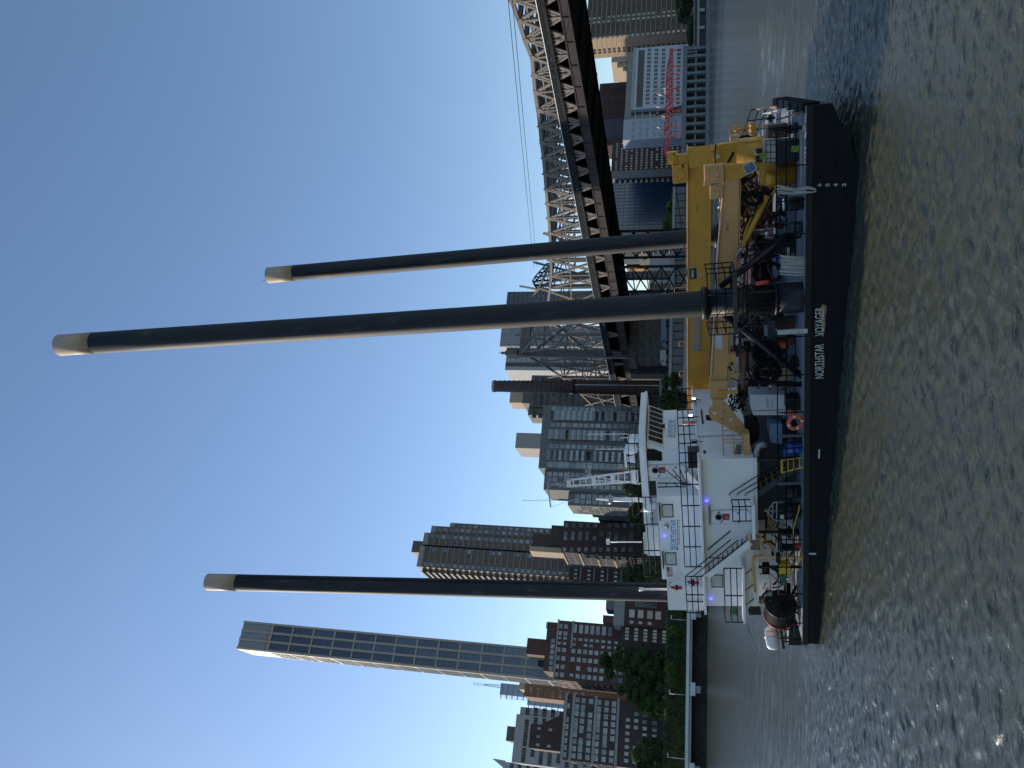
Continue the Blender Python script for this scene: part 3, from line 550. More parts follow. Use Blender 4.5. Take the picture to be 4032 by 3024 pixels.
# ---------------- cantilever bridge: runs inland at right angles to the bank ----------------
BX, BX2 = 146.5, 168.0
pc = sx(G3(430, 590), BX)
BR = Thing('cantilever_bridge', 'long grey steel cantilever truss bridge crossing behind the work boat', 'bridge', (BX, pc.y, 0), SF)
def pz(fn, x, y): p = sx(fn(x, y), BX); return (p.y, p.z)
def line(p, q_): return lambda y: p[1] + (q_[1] - p[1]) * (y - p[0]) / (q_[0] - p[0])
l_bot = line(pz(G0, 620, 0), pz(G2, 1362, 1385)); l_pink = line(pz(G0, 548, 0), pz(G2, 1303, 1385)); l_up = line(pz(G0, 400, 0), pz(G2, 1190, 1385)); l_rail = line(pz(G0, 325, 0), pz(G2, 1128, 1385))
tops = [pz(G0, -20, -330), pz(G0, 10, -160), pz(G0, 85, 0), pz(G0, 155, 200), pz(G0, 215, 390), pz(G0, 282, 555), pz(G0, 298, 720), pz(G0, 312, 890), pz(G0, 338, 1060), pz(G0, 358, 1210), pz(G0, 372, 1370), pz(G0, 392, 1522),
        pz(G2, 652, 200), pz(G2, 664, 350), pz(G2, 676, 490), pz(G2, 690, 632), pz(G2, 700, 775), pz(G2, 706, 905), pz(G2, 712, 1040), pz(G2, 715, 1190), pz(G2, 700, 1310)]
towy = pc.y
tops += [(tops[-1][0] + (towy - tops[-1][0]) * k, tops[-1][1] + (pc.z - tops[-1][1]) * k ** 1.5) for k in (.35, .68)] + [(towy, pc.z)]
nT = len(tops) - 1
back = [pz(G3, 620, 690), pz(G3, 830, 830), pz(G3, 1000, 985), pz(G3, 1120, 1100), pz(G3, 1180, 1200)]
tops += back
y0b, y1b = tops[0][0], tops[-1][0] + 30
def slab(name, za, zb, xa, xb, m):
    BR.part(name, MB().prism([(xa, y0b, za(y0b)), (xa, y1b, za(y1b)), (xa, y1b, zb(y1b)), (xa, y0b, zb(y0b))], (xb - xa, 0, 0)), m)
PINK = mat('girder_brown', (.052, .046, .046), .85, spec=.1, var=.2, scale=.3)
slab('lower_girder', l_bot, l_pink, BX - .3, BX + .3, PINK); slab('lower_girder', l_bot, l_pink, BX2 - .3, BX2 + .3, STEELD)
slab('lower_deck', lambda y: l_bot(y) + .3, lambda y: l_bot(y) + 1.0, BX + .31, BX2 - .31, STEELD)
slab('upper_deck', lambda y: l_up(y) - .2, lambda y: l_up(y) + .7, BX - .9, BX2 + .9, STEELD)
slab('upper_edge_rail', lambda y: l_rail(y) - .12, lambda y: l_rail(y), BX - 1.1, BX - .92, GALV)
slab('upper_edge_screen', lambda y: l_up(y) + .71, lambda y: l_rail(y) - .13, BX - 1.0, BX - .95, mat('screen_mesh', (.018, .024, .030), .9, spec=.08, var=.3, scale=2))
slab('top_flange', lambda y: l_pink(y) + .01, lambda y: l_pink(y) + .3, BX - .5, BX + .5, PINK); slab('bottom_flange', lambda y: l_bot(y) - .3, lambda y: l_bot(y) - .01, BX - .6, BX + .6, PINK)
for k in range(46):
    y = y0b + (y1b - y0b) * k / 46; BR.part('girder_stiffener', MB().box((BX - .5, y - .12, l_bot(y) + .02), (BX - .301, y + .12, l_pink(y) - .02)), PINK)
    if k % 2 == 0: BR.part('floor_beam', MB().box((BX + .62, y - .25, l_bot(y) - .28), (BX2 - .62, y + .25, l_bot(y) + .29)), STEELD)
def lace(p, q_, w_, m, n=None):
    """A built-up member: two flanges joined by zig-zag lacing."""
    b = MB(); p, q_ = Vector(p), Vector(q_); d = (q_ - p); L = d.length; d.normalize(); s = Vector((1, 0, 0)).cross(d); s = s.normalized() if s.length > .1 else Vector((0, 1, 0))
    s *= w_ / 2
    for k in (-1, 1): b.bar(p + s * k, q_ + s * k, .32, .5)
    n = n or max(3, int(L / w_ * .8))
    for i in range(n):
        a = p + d * (L * i / n); c = p + d * (L * (i + 1) / n); k = 1 if i % 2 else -1; b.bar(a + s * k, c - s * k, .12, .16)
    return b
for bx, side in ((BX, 0), (BX2, 1)):
    for i in range(len(tops) - 1):
        (ya, za), (yb, zb) = tops[i], tops[i + 1]
        BR.part('top_chord', MB().bar((bx, ya, za), (bx, yb, zb), .7, .75), BRIDGEC)
    for i, (y, z) in enumerate(tops):
        zb = l_pink(y)
        if z - zb < 2: continue
        if i != nT: BR.part('vertical', MB().bar((bx, y, zb), (bx, y, z), .5, .6) if i % 2 else lace((bx, y, zb), (bx, y, z), 1.0, BRIDGEC), BRIDGEC)
        BR.part('gusset', MB().prism([(bx - .4, y - .9, z + .35), (bx - .4, y + .9, z + .35), (bx - .4, y + .7, z - .6), (bx - .4, y, z - 1.1), (bx - .4, y - .7, z - .6)], (.8, 0, 0)), BRIDGEC)
        if i + 1 < len(tops):
            y2, z2 = tops[i + 1]; zb2 = l_pink(y2); zm, zm2 = l_rail(y) * .5 + z * .5, l_rail(y2) * .5 + z2 * .5
            a, b = ((y, z), (y2, zb2)) if i % 2 == (1 if i < 9 else 0) else ((y, zb), (y2, z2))
            if i >= 9: a, b = (y, zb), (y2, z2)
            if i >= nT: a, b = (y, z), (y2, zb2)
            BR.part('diagonal', MB().bar((bx, a[0], a[1]), (bx, b[0], b[1]), .5, .75), BRIDGEC)
            BR.part('counter_brace', lace((bx, a[0], b[1] * .98 + a[1] * .02), (bx, b[0], a[1]), .7, BRIDGEC), BRIDGEC)
            BR.part('sub_strut', MB().bar((bx, y, zm), (bx, y2, zm2), .25, .35), BRIDGEC)
for i, (y, z) in enumerate(tops):
    BR.part('top_strut', lace((BX + .5, y, z - .3), (BX2 - .5, y, z - .3), 1.0, BRIDGEC, 12), BRIDGEC)
    if z - l_rail(y) > 5: BR.part('sway_brace', MB().bar((BX, y, z - 1), (BX2, y, (z + l_rail(y)) / 2), .35).bar((BX2, y, z - 1), (BX, y, (z + l_rail(y)) / 2), .35), BRIDGEC)
    if i + 1 < len(tops): BR.part('wind_brace', MB().bar((BX, y, z), (BX2, tops[i + 1][0], tops[i + 1][1]), .35).bar((BX2, y, z), (BX, tops[i + 1][0], tops[i + 1][1]), .35), BRIDGEC)
TOWM = mat('tower_steel', (.10, .082, .085), .65, var=.25, scale=.4)
zp = sx(G3(1480, 660), BX).z
for bx in (BX, BX2):
    BR.part('tower_post', MB().bar((bx, towy + 1.2, zp), (bx, towy, pc.z + 1.5), 1.5, 3.2, up=(1, 0, 0)), TOWM)
    ft = sx(G3(285, 580), BX).z; BR.part('tower_cap', MB().box((bx - 1.5, towy - 2.2, pc.z + 1.51), (bx + 1.5, towy + 2.2, ft)), TOWM)
    fs = sx(G3(195, 575), BX).z
    BR.part('finial', MB().tube([(bx, towy, ft), (bx, towy, ft + (fs - ft) * .25), (bx, towy, ft + (fs - ft) * .3), (bx, towy, ft + (fs - ft) * .6), (bx, towy, ft + (fs - ft) * .65), (bx, towy, fs)], [1.2, .9, .45, .7, .3, .08], 8), TOWM)
BR.part('tower_crossbeam', MB().box((BX, towy - 1, pc.z - 3), (BX2, towy + 1, pc.z + 1)), TOWM); BR.part('tower_brace', MB().bar((BX, towy, pc.z - 4), (BX2, towy, l_rail(towy) + 6), .9).bar((BX2, towy, pc.z - 4), (BX, towy, l_rail(towy) + 6), .9), TOWM)
BR.part('pier_cap', MB().box((BX - 3.5, towy - 5, zp - 3), (BX2 + 3.5, towy + 8, zp - .01)), STONE); BR.part('stone_pier', MB().box((BX - 2.5, towy - 4, LANDZ - 1), (BX2 + 2.5, towy + 7, zp - 3.01)), STONE)
for k in range(7): z = LANDZ + 1 + (zp - 4 - LANDZ) * k / 7; BR.part('stone_course', MB().box((BX - 2.75, towy - 4.25, z), (BX2 + 2.75, towy + 7.2, z + .5)), STONE)
BR.part('approach_pier', MB().box((BX - 1, y1b - 30, LANDZ - 1), (BX2 + 1, y1b - 22, l_bot(y1b - 26) - .5)), STONE)
# dark steel bent under the deck right of the near spud
tb = MB(); ya = sx(G2(1450, 1110), BX + 4).y; yb = sx(G2(1450, 1350), BX + 4).y
for bx in (BX + 4, BX2 - 4):
    for y in (ya, yb): tb.bar((bx, y, LANDZ), (bx, y, l_bot(y) - .5), .7)
    n = 5; h = (l_bot(ya) - .5 - LANDZ) / n
    for k in range(n): z = LANDZ + h * k; tb.bar((bx, ya, z), (bx, yb, z + h), .35).bar((bx, yb, z), (bx, ya, z + h), .35).bar((bx, ya, z + h), (bx, yb, z + h), .35)
BR.part('steel_bent', tb, STEELD)
# tramway tower head and cables above the bridge
th = Thing('tramway_tower', 'dark lattice tramway tower head rising above the bridge truss', 'tower', (BX - 20, 0, LANDZ), SF)
t0 = sy(G2(690, 1330), 30); t1 = sy(G2(690, 1075), 30); tz = sy(G2(530, 1200), 30).z; tb = MB()
for k in range(7):
    x = t0.x + (t1.x - t0.x) * k / 6; zc_ = t0.z + (tz - t0.z) * (1 - abs(k - 2.2) / 5)
    tb.bar((x, 30, t0.z), (x, 30, zc_), .35); tb.bar((x, 33, t0.z), (x, 33, zc_), .35); tb.bar((x, 30, zc_), (x, 33, zc_), .3)
    if k < 6:
        x2 = t0.x + (t1.x - t0.x) * (k + 1) / 6; zc2 = t0.z + (tz - t0.z) * (1 - abs(k + 1 - 2.2) / 5); tb.bar((x, 30, zc_), (x2, 30, zc2), .4).bar((x, 33, zc_), (x2, 33, zc2), .4).bar((x, 30, t0.z), (x2, 30, zc2), .25).bar((x, 30, t0.z), (x2, 30, t0.z), .4)
th.part('head_frame', tb, STEELD); th.part('mast', MB().box((t0.x + 5, 30.5, LANDZ), (t0.x + 8, 32.5, t0.z - .2)), TOWM)
for j, (a, b) in enumerate((((55, 40), (545, 1120)), ((100, 90), (575, 1110)))):
    pa = sx(G0(*a), BX - 30); pb = sy(G2(*b), 30)
    ext = pa + (pa - pb) * .6
    solo('tramway_cable', ('upper' if j == 0 else 'lower') + ' of the two thin tramway cables above the bridge', 'cable', MB().tube([ext, pa, pb], .055, 5), STEELD, SF)

# ---------------- red pavilion, hoops, street things on the bank ----------------
PV = Thing('red_pavilion', 'open pavilion of red painted steel trusses on the right bank', 'pavilion', (200, 6, LANDZ), SF)
REDS = mat('pavilion_red', (.42, .035, .03), .5, var=.15, scale=.4)
rw = [(470, 1628, 1642), (560, 1612, 1645), (640, 1592, 1645), (720, 1585, 1645), (800, 1582, 1645), (880, 1580, 1645), (960, 1582, 1645), (1040, 1576, 1642), (1120, 1578, 1640), (1200, 1568, 1635), (1280, 1560, 1630), (1380, 1560, 1620), (1480, 1580, 1612)]
for yo, nm in ((6, 'front_truss'), (9, 'rear_truss')):
    for i in range(len(rw) - 1):
        (ya, a0, a1), (yb, b0, b1) = rw[i], rw[i + 1]; A0, A1, B0, B1 = sy(G0(a0, ya), yo), sy(G0(a1, ya), yo), sy(G0(b0, yb), yo), sy(G0(b1, yb), yo)
        PV.part('truss_chord', MB().bar(A0, B0, .35).bar(A1, B1, .35), REDS); PV.part('truss_web', MB().bar(A0, B1, .25).bar(A1, B0, .25).bar(A0, A1, .25), REDS)
for i in range(len(rw) - 1):
    (ya, a0, a1), (yb, b0, b1) = rw[i], rw[i + 1]; A, Bq = sy(G0((a0 + a1) / 2, ya), 6.3), sy(G0((b0 + b1) / 2, yb), 6.3)
    PV.part('roof_cloth', MB().add([A, Bq, Bq + Vector((0, 2.4, 1.2)), A + Vector((0, 2.4, .6 + .6 * (i % 2)))], [(0, 1, 2, 3)]).add([A - Vector((0, 0, .06)), Bq - Vector((0, 0, .06)), Bq + Vector((0, 2.4, 1.1)), A + Vector((0, 2.4, .5 + .6 * (i % 2)))], [(3, 2, 1, 0)]), REDS)
zb_ = sy(G0(1722, 900), 6).z
for y in (487, 645, 720, 775, 860, 970, 1075, 1215, 1275, 1330, 1472):
    p = sy(G0(1640 if y < 1300 else 1618, y), 6); PV.part('post', MB().bar((p.x, 6, max(zb_, LANDZ - .5)), p, .32), REDS)
HP = Thing('hoop_structure', 'plain pale metal hoops rising above the red pavilion roof', 'hoops', (205, 14, LANDZ), SF)
for (cx_, cy_, rr2, lean) in ((1540, 960, 3.9, .2), (1545, 880, 3.0, -.3), (1530, 1180, 2.6, .3)):
    c = sy(G0(cx_, cy_), 14); HP.part('hoop', MB().torus(c, (lean, 1, .2), rr2, .16, 28, 6), GALV)
    HP.part('hoop', MB().torus(c + Vector((0, .6, .1)), (lean, 1, .2), rr2 - .45, .10, 28, 6), GALV)
c = sy(G0(1600, 1000), 14); HP.part('slanted_post', MB().bar((c.x, 14, LANDZ), (sy(G0(1480, 1120), 14)), .5), STEELD)
LEAFS = []
def leafmat(name, col):
    m = bpy.data.materials.new(name); m.use_nodes = True; n = m.node_tree.nodes; l = m.node_tree.links; b = n['Principled BSDF']; b.inputs['Roughness'].default_value = .7; b.inputs['Specular IOR Level'].default_value = .25
    tc = n.new('ShaderNodeTexCoord'); nz = n.new('ShaderNodeTexNoise'); nz.inputs['Scale'].default_value = .6; nz.inputs['Detail'].default_value = 5; l.new(tc.outputs['Object'], nz.inputs[0])
    cr = n.new('ShaderNodeValToRGB'); cr.color_ramp.elements[0].position = .3; cr.color_ramp.elements[1].position = .75
    cr.color_ramp.elements[0].color = (*[c * .55 for c in col], 1); cr.color_ramp.elements[1].color = (*[min(1, c * 1.6) for c in col], 1); l.new(nz.outputs[0], cr.inputs[0]); l.new(cr.outputs[0], b.inputs['Base Color'])
    tr = n.new('ShaderNodeBsdfTranslucent'); l.new(cr.outputs[0], tr.inputs[0]); ms = n.new('ShaderNodeMixShader'); ms.inputs[0].default_value = .3; l.new(b.outputs[0], ms.inputs[1]); l.new(tr.outputs[0], ms.inputs[2]); l.new(ms.outputs[0], n['Material Output'].inputs[0]); return m
LF_D = leafmat('leaf_dark', (.078, .105, .045)); LF_G = leafmat('leaf_green', (.065, .105, .03)); LF_B = leafmat('leaf_bright', (.10, .15, .03))
BARK = mat('bark', (.06, .045, .035), .9)
def leaves(mb, c, r3, n, size, rng):
    c = Vector(c)
    for _ in range(n):
        while True:
            p = Vector(rng.uniform(-1, 1, 3))
            if p.length < 1: break
        p = p.normalized() * (p.length ** .5); p = Vector((p.x * r3[0], p.y * r3[1], p.z * r3[2])); o = c + p
        a = Vector(rng.normal(size=3)).normalized(); b = a.orthogonal().normalized(); s = size * rng.uniform(.6, 1.3)
        mb.add([o - a * s, o + b * s * .6, o + a * s, o - b * s * .6], [(0, 1, 2, 3)])
def tree(name, label, x, y, z0, h, rx, m, group, seed, n=2600, size=.34, low=.25):
    rng = np.random.RandomState(seed); T = Thing(name, label, 'tree', (x, y, z0), SF, group)
    tr = MB(); tip = Vector((x + rng.uniform(-.3, .3), y, z0 + h * .72)); tr.tube([(x, y, z0), (x + .1, y, z0 + h * .3), tip], [h * .028, h * .022, h * .006], 7); limbs = []
    for k in range(7):
        a = rng.uniform(0, 6.28); zz_ = z0 + h * rng.uniform(.28, .6); e = Vector((x + math.cos(a) * rx * .65, y + math.sin(a) * rx * .6, zz_ + h * rng.uniform(.1, .28))); tr.tube([(x, y, zz_), (x * .6 + e.x * .4, y * .6 + e.y * .4, zz_ * .5 + e.z * .5 + .2), e], [h * .012, h * .008, h * .003], 5); limbs.append(e)
    T.part('trunk', tr, BARK); cr = MB(); K_ = 46
    for k in range(K_):
        a = rng.uniform(0, 6.28); hh = rng.uniform(low, .95); rad = rx * math.sqrt(max(.06, 1 - ((hh - (low + .95) / 2) / ((.98 - low) / 2)) ** 2)) * rng.uniform(.3, .86)
        c = Vector((x + math.cos(a) * rad, y + math.sin(a) * rad, z0 + h * hh)) if k > 6 else limbs[k]
        s = rx * rng.uniform(.20, .34); leaves(cr, c, (s, s, s * .72), int(n * 2.4) // K_, size * 1.25, rng)
    T.part('crown', cr, m); return T
def tre(label, fn, xt, y, w_px, d, m, seed, zb=LANDZ, n=2600, size=.34, group='trees along the bank', low=.25):
    p = sy(fn(xt, y), d); r = (sy(fn(xt, y - w_px / 2), d).x - sy(fn(xt, y + w_px / 2), d).x) / 2
    tree('broadleaf_tree', label, p.x, d, zb, p.z - zb, r, m, group, seed, n, size, low)
tre('tall dark tree in front of the red brick house, rightmost of the big clump', G5, 1130, 640, 420, 20, LF_D, 1, n=6500, size=.42)
tre('dark tree in the middle of the big clump left of the red brick house', G5, 1290, 870, 330, 18, LF_D, 2, n=5500, size=.42)
tre('sloping green tree at the left end of the big clump', G5, 1500, 1050, 260, 16, LF_G, 3, n=3800, size=.38)
tre('dark tree low in front of the brown block at far left', G5, 1440, 1480, 320, 18, LF_D, 4, n=4500, size=.42)
tre('dark tree at the left edge before the brown block', G5, 1480, 1680, 260, 17, LF_D, 5, n=3500, size=.4)
tre('small bright green tree by the promenade lamp nearest the boat', G5, 1810, 325, 120, 5, LF_B, 6, n=900, size=.26, low=.4)
tre('small bright green tree in the middle of the hedge', G5, 1770, 690, 130, 5, LF_B, 7, n=900, size=.26, low=.4)
tre('small bright green tree left of the middle one', G5, 1790, 820, 120, 5, LF_B, 8, n=900, size=.26, low=.4)
tre('dark tree behind the boat mast', G4, 1350, 560, 330, 20, LF_D, 9, n=4500, size=.42)
tre('dark tree above the boat roof rail left of the mast', G4, 1400, 800, 340, 20, LF_D, 10, n=4500, size=.42)
tre('dark tree beside the left spud over the boat roof', G4, 1330, 1380, 240, 20, LF_D, 11, n=3000, size=.4)
tre('sunlit green tree below the bridge right of the rear spud', G2, 1795, 690, 190, 16, LF_B, 12, n=3000, size=.36)
tre('smaller sunlit tree below the bridge near the yellow crane head', G2, 1830, 520, 150, 16, LF_B, 13, n=2000, size=.34)
tre('small tree lowest beside the sheave boxes below the bridge', G2, 1880, 420, 90, 16, LF_G, 19, n=900, size=.3)
tre('dark tree on the right bank below the brown tower', G0, 1690, 60, 260, 22, LF_D, 14, n=3600, size=.4)
tre('darker tree at the right edge bank', G0, 1720, -120, 260, 22, LF_D, 15, n=2500, size=.4)
tre('low shrub like tree right of the brown tower path', G0, 1800, 300, 220, 18, LF_D, 16, n=2400, size=.38)
tre('dark shrub tree below the brick chimney', G3, 1790, 900, 260, 14, LF_D, 17, n=3200, size=.38)
tre('dark shrub tree right behind the wheelhouse visor', G3, 1760, 1060, 200, 14, LF_D, 18, n=2600, size=.38)
def hedge(label, fn, xt, y0, y1, d, thick, m, seed, n):
    a = sy(fn(xt, y1), d); b = sy(fn(xt, y0), d); rng = np.random.RandomState(seed); mb = MB()
    for _ in range(n):
        o = Vector((rng.uniform(a.x, b.x), d + rng.uniform(0, thick), rng.uniform(LANDZ - 2.5, a.z + rng.uniform(-.6, .3)))); q1 = Vector(rng.normal(size=3)).normalized(); q2 = q1.orthogonal().normalized(); s = rng.uniform(.25, .55)
        mb.add([o - q1 * s, o + q2 * s * .6, o + q1 * s, o - q2 * s * .6], [(0, 1, 2, 3)])
    mb.box((a.x, d + thick * .4, LANDZ - 3), (b.x, d + thick * .8, a.z - .9)); solo('hedge', label, 'hedge', mb, m, SF)
hedge('long dark green hedge along the promenade at left', G5, 1745, -60, 1680, 9.2, 2.5, LF_D, 21, 9000)
hedge('low bright grass strip hedge behind the promenade parapet', G5, 1948, -60, 1680, 8.6, .5, LF_G, 22, 2500)
hedge('dark green hedge across the bank behind the boat house', G4, 1560, 380, 1450, 10, 3, LF_D, 23, 6000)
LMP = lambda fn, xt, xb, y, lab: None
for (fn, xt, xb, y, lab) in ((G5, 1828, 1945, 215, 'pale street lamp on the promenade nearest the boat'), (G5, 1810, 1940, 935, 'pale street lamp in the middle of the promenade'), (G5, 1795, 1900, 1550, 'pale street lamp at the left end of the promenade')):
    p = sy(fn(xt, y), 4); L = Thing('street_lamp', lab, 'lamp', (p.x, 4, LANDZ), SF, 'promenade lamps'); L.part('post', MB().tube([(p.x, 4, LANDZ - 1), (p.x, 4, p.z)], [.16, .09], 8), GALV); L.part('lamp_head', MB().box((p.x - .1, 3.6, p.z - .05), (p.x + 1.1, 4.1, p.z + .2)), GALV)
# expressway walls, vehicles, sheds behind the crane booms
vd = Thing('expressway_wall', 'grey concrete expressway wall behind the crane booms', 'wall', (150, 11, LANDZ), SF)
xa, xb = sy(G3(1900, 950), 11).x, sy(G2(1950, 330), 11).x
for (t, b_, dd) in ((1855, 1885, 11), (1890, 1990, 11.3), (1995, 2060, 10.6)): vd.part('wall_course', MB().box((xa, dd, sy(G3(b_, 500), 11).z), (xb, 14, sy(G3(t, 500), 11).z)), CONC if t != 1890 else GBR)
for k in range(26): x = xa + (xb - xa) * k / 26; vd.part('panel_joint', MB().box((x, 11.1, sy(G3(1988, 500), 11).z), (x + .3, 11.299, sy(G3(1892, 500), 11).z)), DCONC)
def truck(label, ya, yb, xt, col, cargo):
    a, b = sy(G3(xt, yb), 16), sy(G3(xt, ya), 16); zb2 = sy(G3(1850, ya), 16).z; T = Thing('parked_truck', label, 'truck', ((a.x + b.x) / 2, 16, zb2), SF, 'vehicles on the expressway')
    Lx = b.x - a.x; T.part('cargo_box', MB().box((a.x + Lx * .26, 16, zb2 + .7), (b.x, 18.4, a.z)), cargo); T.part('cab', MB().prism([(a.x, 16, zb2 + .6), (a.x + Lx * .25, 16, zb2 + .6), (a.x + Lx * .25, 16, a.z - .4), (a.x + Lx * .08, 16, a.z - .5), (a.x, 16, zb2 + 1.5)], (0, 2.3, 0)), col)
    for k in (.12, .75, .9): T.part('wheel', MB().cyl((a.x + Lx * k, 15.9, zb2 + .5), (a.x + Lx * k, 16.3, zb2 + .5), .5, n=12), RUBBER)
    T.part('windscreen', MB().box((a.x + Lx * .1, 15.95, a.z - 1.3), (a.x + Lx * .22, 15.99, a.z - .7)), WGLASS)
    for k in (0, 1): T.part('headlight', MB().box((a.x - .03, 16.2 + k * 1.6, zb2 + .9), (a.x, 16.5 + k * 1.6, zb2 + 1.15)), FR_W)
truck('blue box truck on the expressway left of the near spud', 260, 520, 1775, BLUEGREY, BLUEGREY); truck('white box truck on the expressway below the bridge pier', 560, 690, 1765, FR_W, FR_W); truck('grey box truck on the expressway right of the near spud', -40, 140, 1790, GREYM, PALEC)
SH = B('white_shed', 'sunlit white shed under the bridge right of the near spud', G2(1660, 1270), G2(1660, 980), 40, 10, FR_W)
SH.part('door', MB().box((SH.x0 + 2, 39.8, LANDZ), (SH.x0 + 5, 39.99, LANDZ + 4)), GREYM)
T = B('low_block', 'ochre walled low block under the bridge right of the near spud', G2(1440, 1100), G2(1440, 960), 100, 12, mat('ochre', (.45, .24, .08), .8)); wins(T, w8, lin(T.x0, T.x1, 5), [T.z - 2 - 3 * k for k in range(6)], 100)
T = B('low_block', 'low dark stone block left of the bridge pier', G3(1480, 790), G3(1480, 680), 60, 12, STONE); wins(T, w2, lin(T.x0, T.x1, 3), [T.z - 3 - 4 * k for k in range(4)], 60)
T = B('low_block', 'grey ribbed block below the bridge between the two right spuds', G2(1560, 980), G2(1560, 800), 60, 14, GBR)
for k in range(9): T.part('floor_fin', MB().box((T.x0, 58.6, LANDZ + 2 + 2.4 * k), (T.x1, 59.99, LANDZ + 2.5 + 2.4 * k)), LSTONE)

# ---------------- the work boat's own axes: x to the bow, y away from the near side, z up from the deck ----------------
def rot(a, ax): return Matrix.Rotation(R(a), 4, ax)
P0 = EYE + ray(2296, 3176) * 28.5
BM = Matrix.Translation(P0) @ rot(.8, 'X') @ rot(-3.6, 'Y') @ rot(-20.5, 'Z'); BMI = BM.inverted()
def T_(uv, t): return _cut(BMI, uv, 1, t)
def X_(uv, x): return _cut(BMI, uv, 0, x)
def Z_(uv, z): return _cut(BMI, uv, 2, z)
def poly(fn, pts, t): return [T_(fn(*p), t) for p in pts]
def pT(fn, pts, t, thick, mb=None, m=0): return (mb or MB()).prism(poly(fn, pts, t), (0, thick, 0), m)
def boxT(fn, x0, x1, y0, y1, t, thick, mb=None, m=0):
    """A box with its near face at depth t, read as a rectangle in a measured view (x = down, y = left)."""
    a = T_(fn((x0 + x1) / 2, y1), t).x; b = T_(fn((x0 + x1) / 2, y0), t).x; z1 = T_(fn(x0, (y0 + y1) / 2), t).z; z0 = T_(fn(x1, (y0 + y1) / 2), t).z
    return (mb or MB()).box((a, t, z0), (b, t + thick, z1), m)
def bthing(name, label, cat, base, group=None): return Thing(name, label, cat, base, BM, group)
def bsolo(name, label, cat, mb, m, group=None): return solo(name, label, cat, mb, m, BM, group)
_tc = {}
def text_mb(s, a, xdir, updir, width, height, off=(0, 0, 0), shear=0, bold=0):
    c = bpy.data.curves.new('lettering', 'FONT'); c.body = s; c.size = 1; c.resolution_u = 3; c.shear = shear; c.offset = bold
    o = bpy.data.objects.new('lettering_tmp', c); COL.objects.link(o); me = o.to_mesh()
    V = [v.co.copy() for v in me.vertices]; Fs = [tuple(p.vertices) for p in me.polygons]; o.to_mesh_clear(); bpy.data.objects.remove(o); bpy.data.curves.remove(c)
    x0 = min(v.x for v in V); x1 = max(v.x for v in V); y0 = min(v.y for v in V); y1 = max(v.y for v in V)
    a = Vector(a); X = Vector(xdir).normalized() * width / (x1 - x0); U = Vector(updir).normalized() * height / (y1 - y0)
    return MB().add([a + X * (v.x - x0) + U * (v.y - y0) + Vector(off) for v in V], Fs)

XS, XB, TW = -20.6, 2.77, 16.4
BT = bthing('work_boat', 'long black hulled jack-up work boat with white deckhouse at its left end', 'work boat', (-9, 8, -2.6))
plan = [(XS, 0), (XB, 0), (XB + .15, 8.6), (.8, TW), (XS, TW), (XS, 10), (-24.2, 9.4), (-24.2, 4.4), (XS, 3.8)]
def ring(z, bow): return [(x + (bow if x > 0 else 0), t, z) for x, t in plan]
hm = MB(); n = len(plan); rings = [ring(-2.8, -4.6), ring(-.85, 0), ring(-.22, 0), ring(0, 0)]
vs = [p for r in rings for p in r]; fs = [tuple(range(n - 1, -1, -1)), tuple(range(3 * n, 4 * n))]
for k in range(3):
    for i in range(n): j = (i + 1) % n; fs.append((k*n+i, k*n+j, (k+1)*n+j, (k+1)*n+i))
hm.add(vs, fs); hull = BT.part('hull', hm, HULLB)
BT.part('rub_rail', MB().box((XS, -.07, -.20), (XB, -.001, .03)), BLACKP, hull)
BT.part('deck', MB().prism([(x * .997, max(.05, t * .995), .004) for x, t in plan], (0, 0, .02)), DECKG)
for k in range(5): t = .9 + k * 2.9; BT.part('deck_stringer', MB().box((-.6, t, .03), (2.6, t + .16, .10)), GREYM)
def fend(k, j): x = XB + .02 + .016 * k; return MB().box((x, .25 + k * .92, -.46 + j * .24), (x + .10, .25 + k * .92 + .80, -.46 + j * .24 + .20))
for k in range(9):
    for j in range(2): BT.part('fender_block', fend(k, j), RUBBER)
for k in range(9): BT.part('fender_block', MB().box((XB - .24 + .016 * k, .25 + k * .92, .03), (XB + .10 + .016 * k, 1.05 + k * .92, .15 + .03 * (k % 2))), RUBBER)
# name and draught marks on the hull
WL = mat('white_lettering', (.62, .60, .54), .7, var=.2, scale=8)
a = T_(QD(1918, 1352), -.012); b = T_(QD(1918, 980), -.012); c_ = T_(QD(1918, 890), -.012); d_ = T_(QD(1922, 580), -.012); hh = T_(QD(1822, 1352), -.012).z - a.z
BT.part('name_lettering', text_mb('NORTHSTAR', a, (b.x - a.x, 0, b.z - a.z), (0, 0, 1), (b - a).length, hh), WL, label='white hull name NORTHSTAR'); BT.part('name_lettering', text_mb('VOYAGER', c_, (d_.x - c_.x, 0, d_.z - c_.z), (0, 0, 1), (d_ - c_).length, hh), WL, label='white hull name VOYAGER')
for s_, x in (('6', 1890), ('5', 1980), ('4', 2068), ('3', 2160)): a = T_(QE(x, 1062), -.012); BT.part('draught_mark', text_mb(s_, a, (1, 0, 0), (0, 0, 1), .11, .135), WL)
PATCH = mat('tan_patch', (.24, .17, .10), .8, var=.4, scale=5)
BT.part('paint_patch', pT(QD, [(1885, 575), (1905, 548), (1948, 562), (1945, 630), (1930, 690), (1935, 760), (1915, 905), (1895, 890), (1893, 700)], -.008, .006), PATCH); BT.part('paint_patch', pT(QD, [(1895, 1090), (1925, 1110), (1925, 1240), (1905, 1230)], -.008, .006), mat('grey_patch', (.20, .21, .21), .8, var=.3, scale=6))
BT.part('anode_bar', MB().bar(T_(QA(2145, 745), -.03), T_(QA(2140, 840), -.03), .06, .05), WL); BT.part('hull_pipe', MB().bar(T_(QB(500, 2025) if False else QB(2030, 498), -.03), T_(QB(2110, 498), -.03), .06, .06), WL)
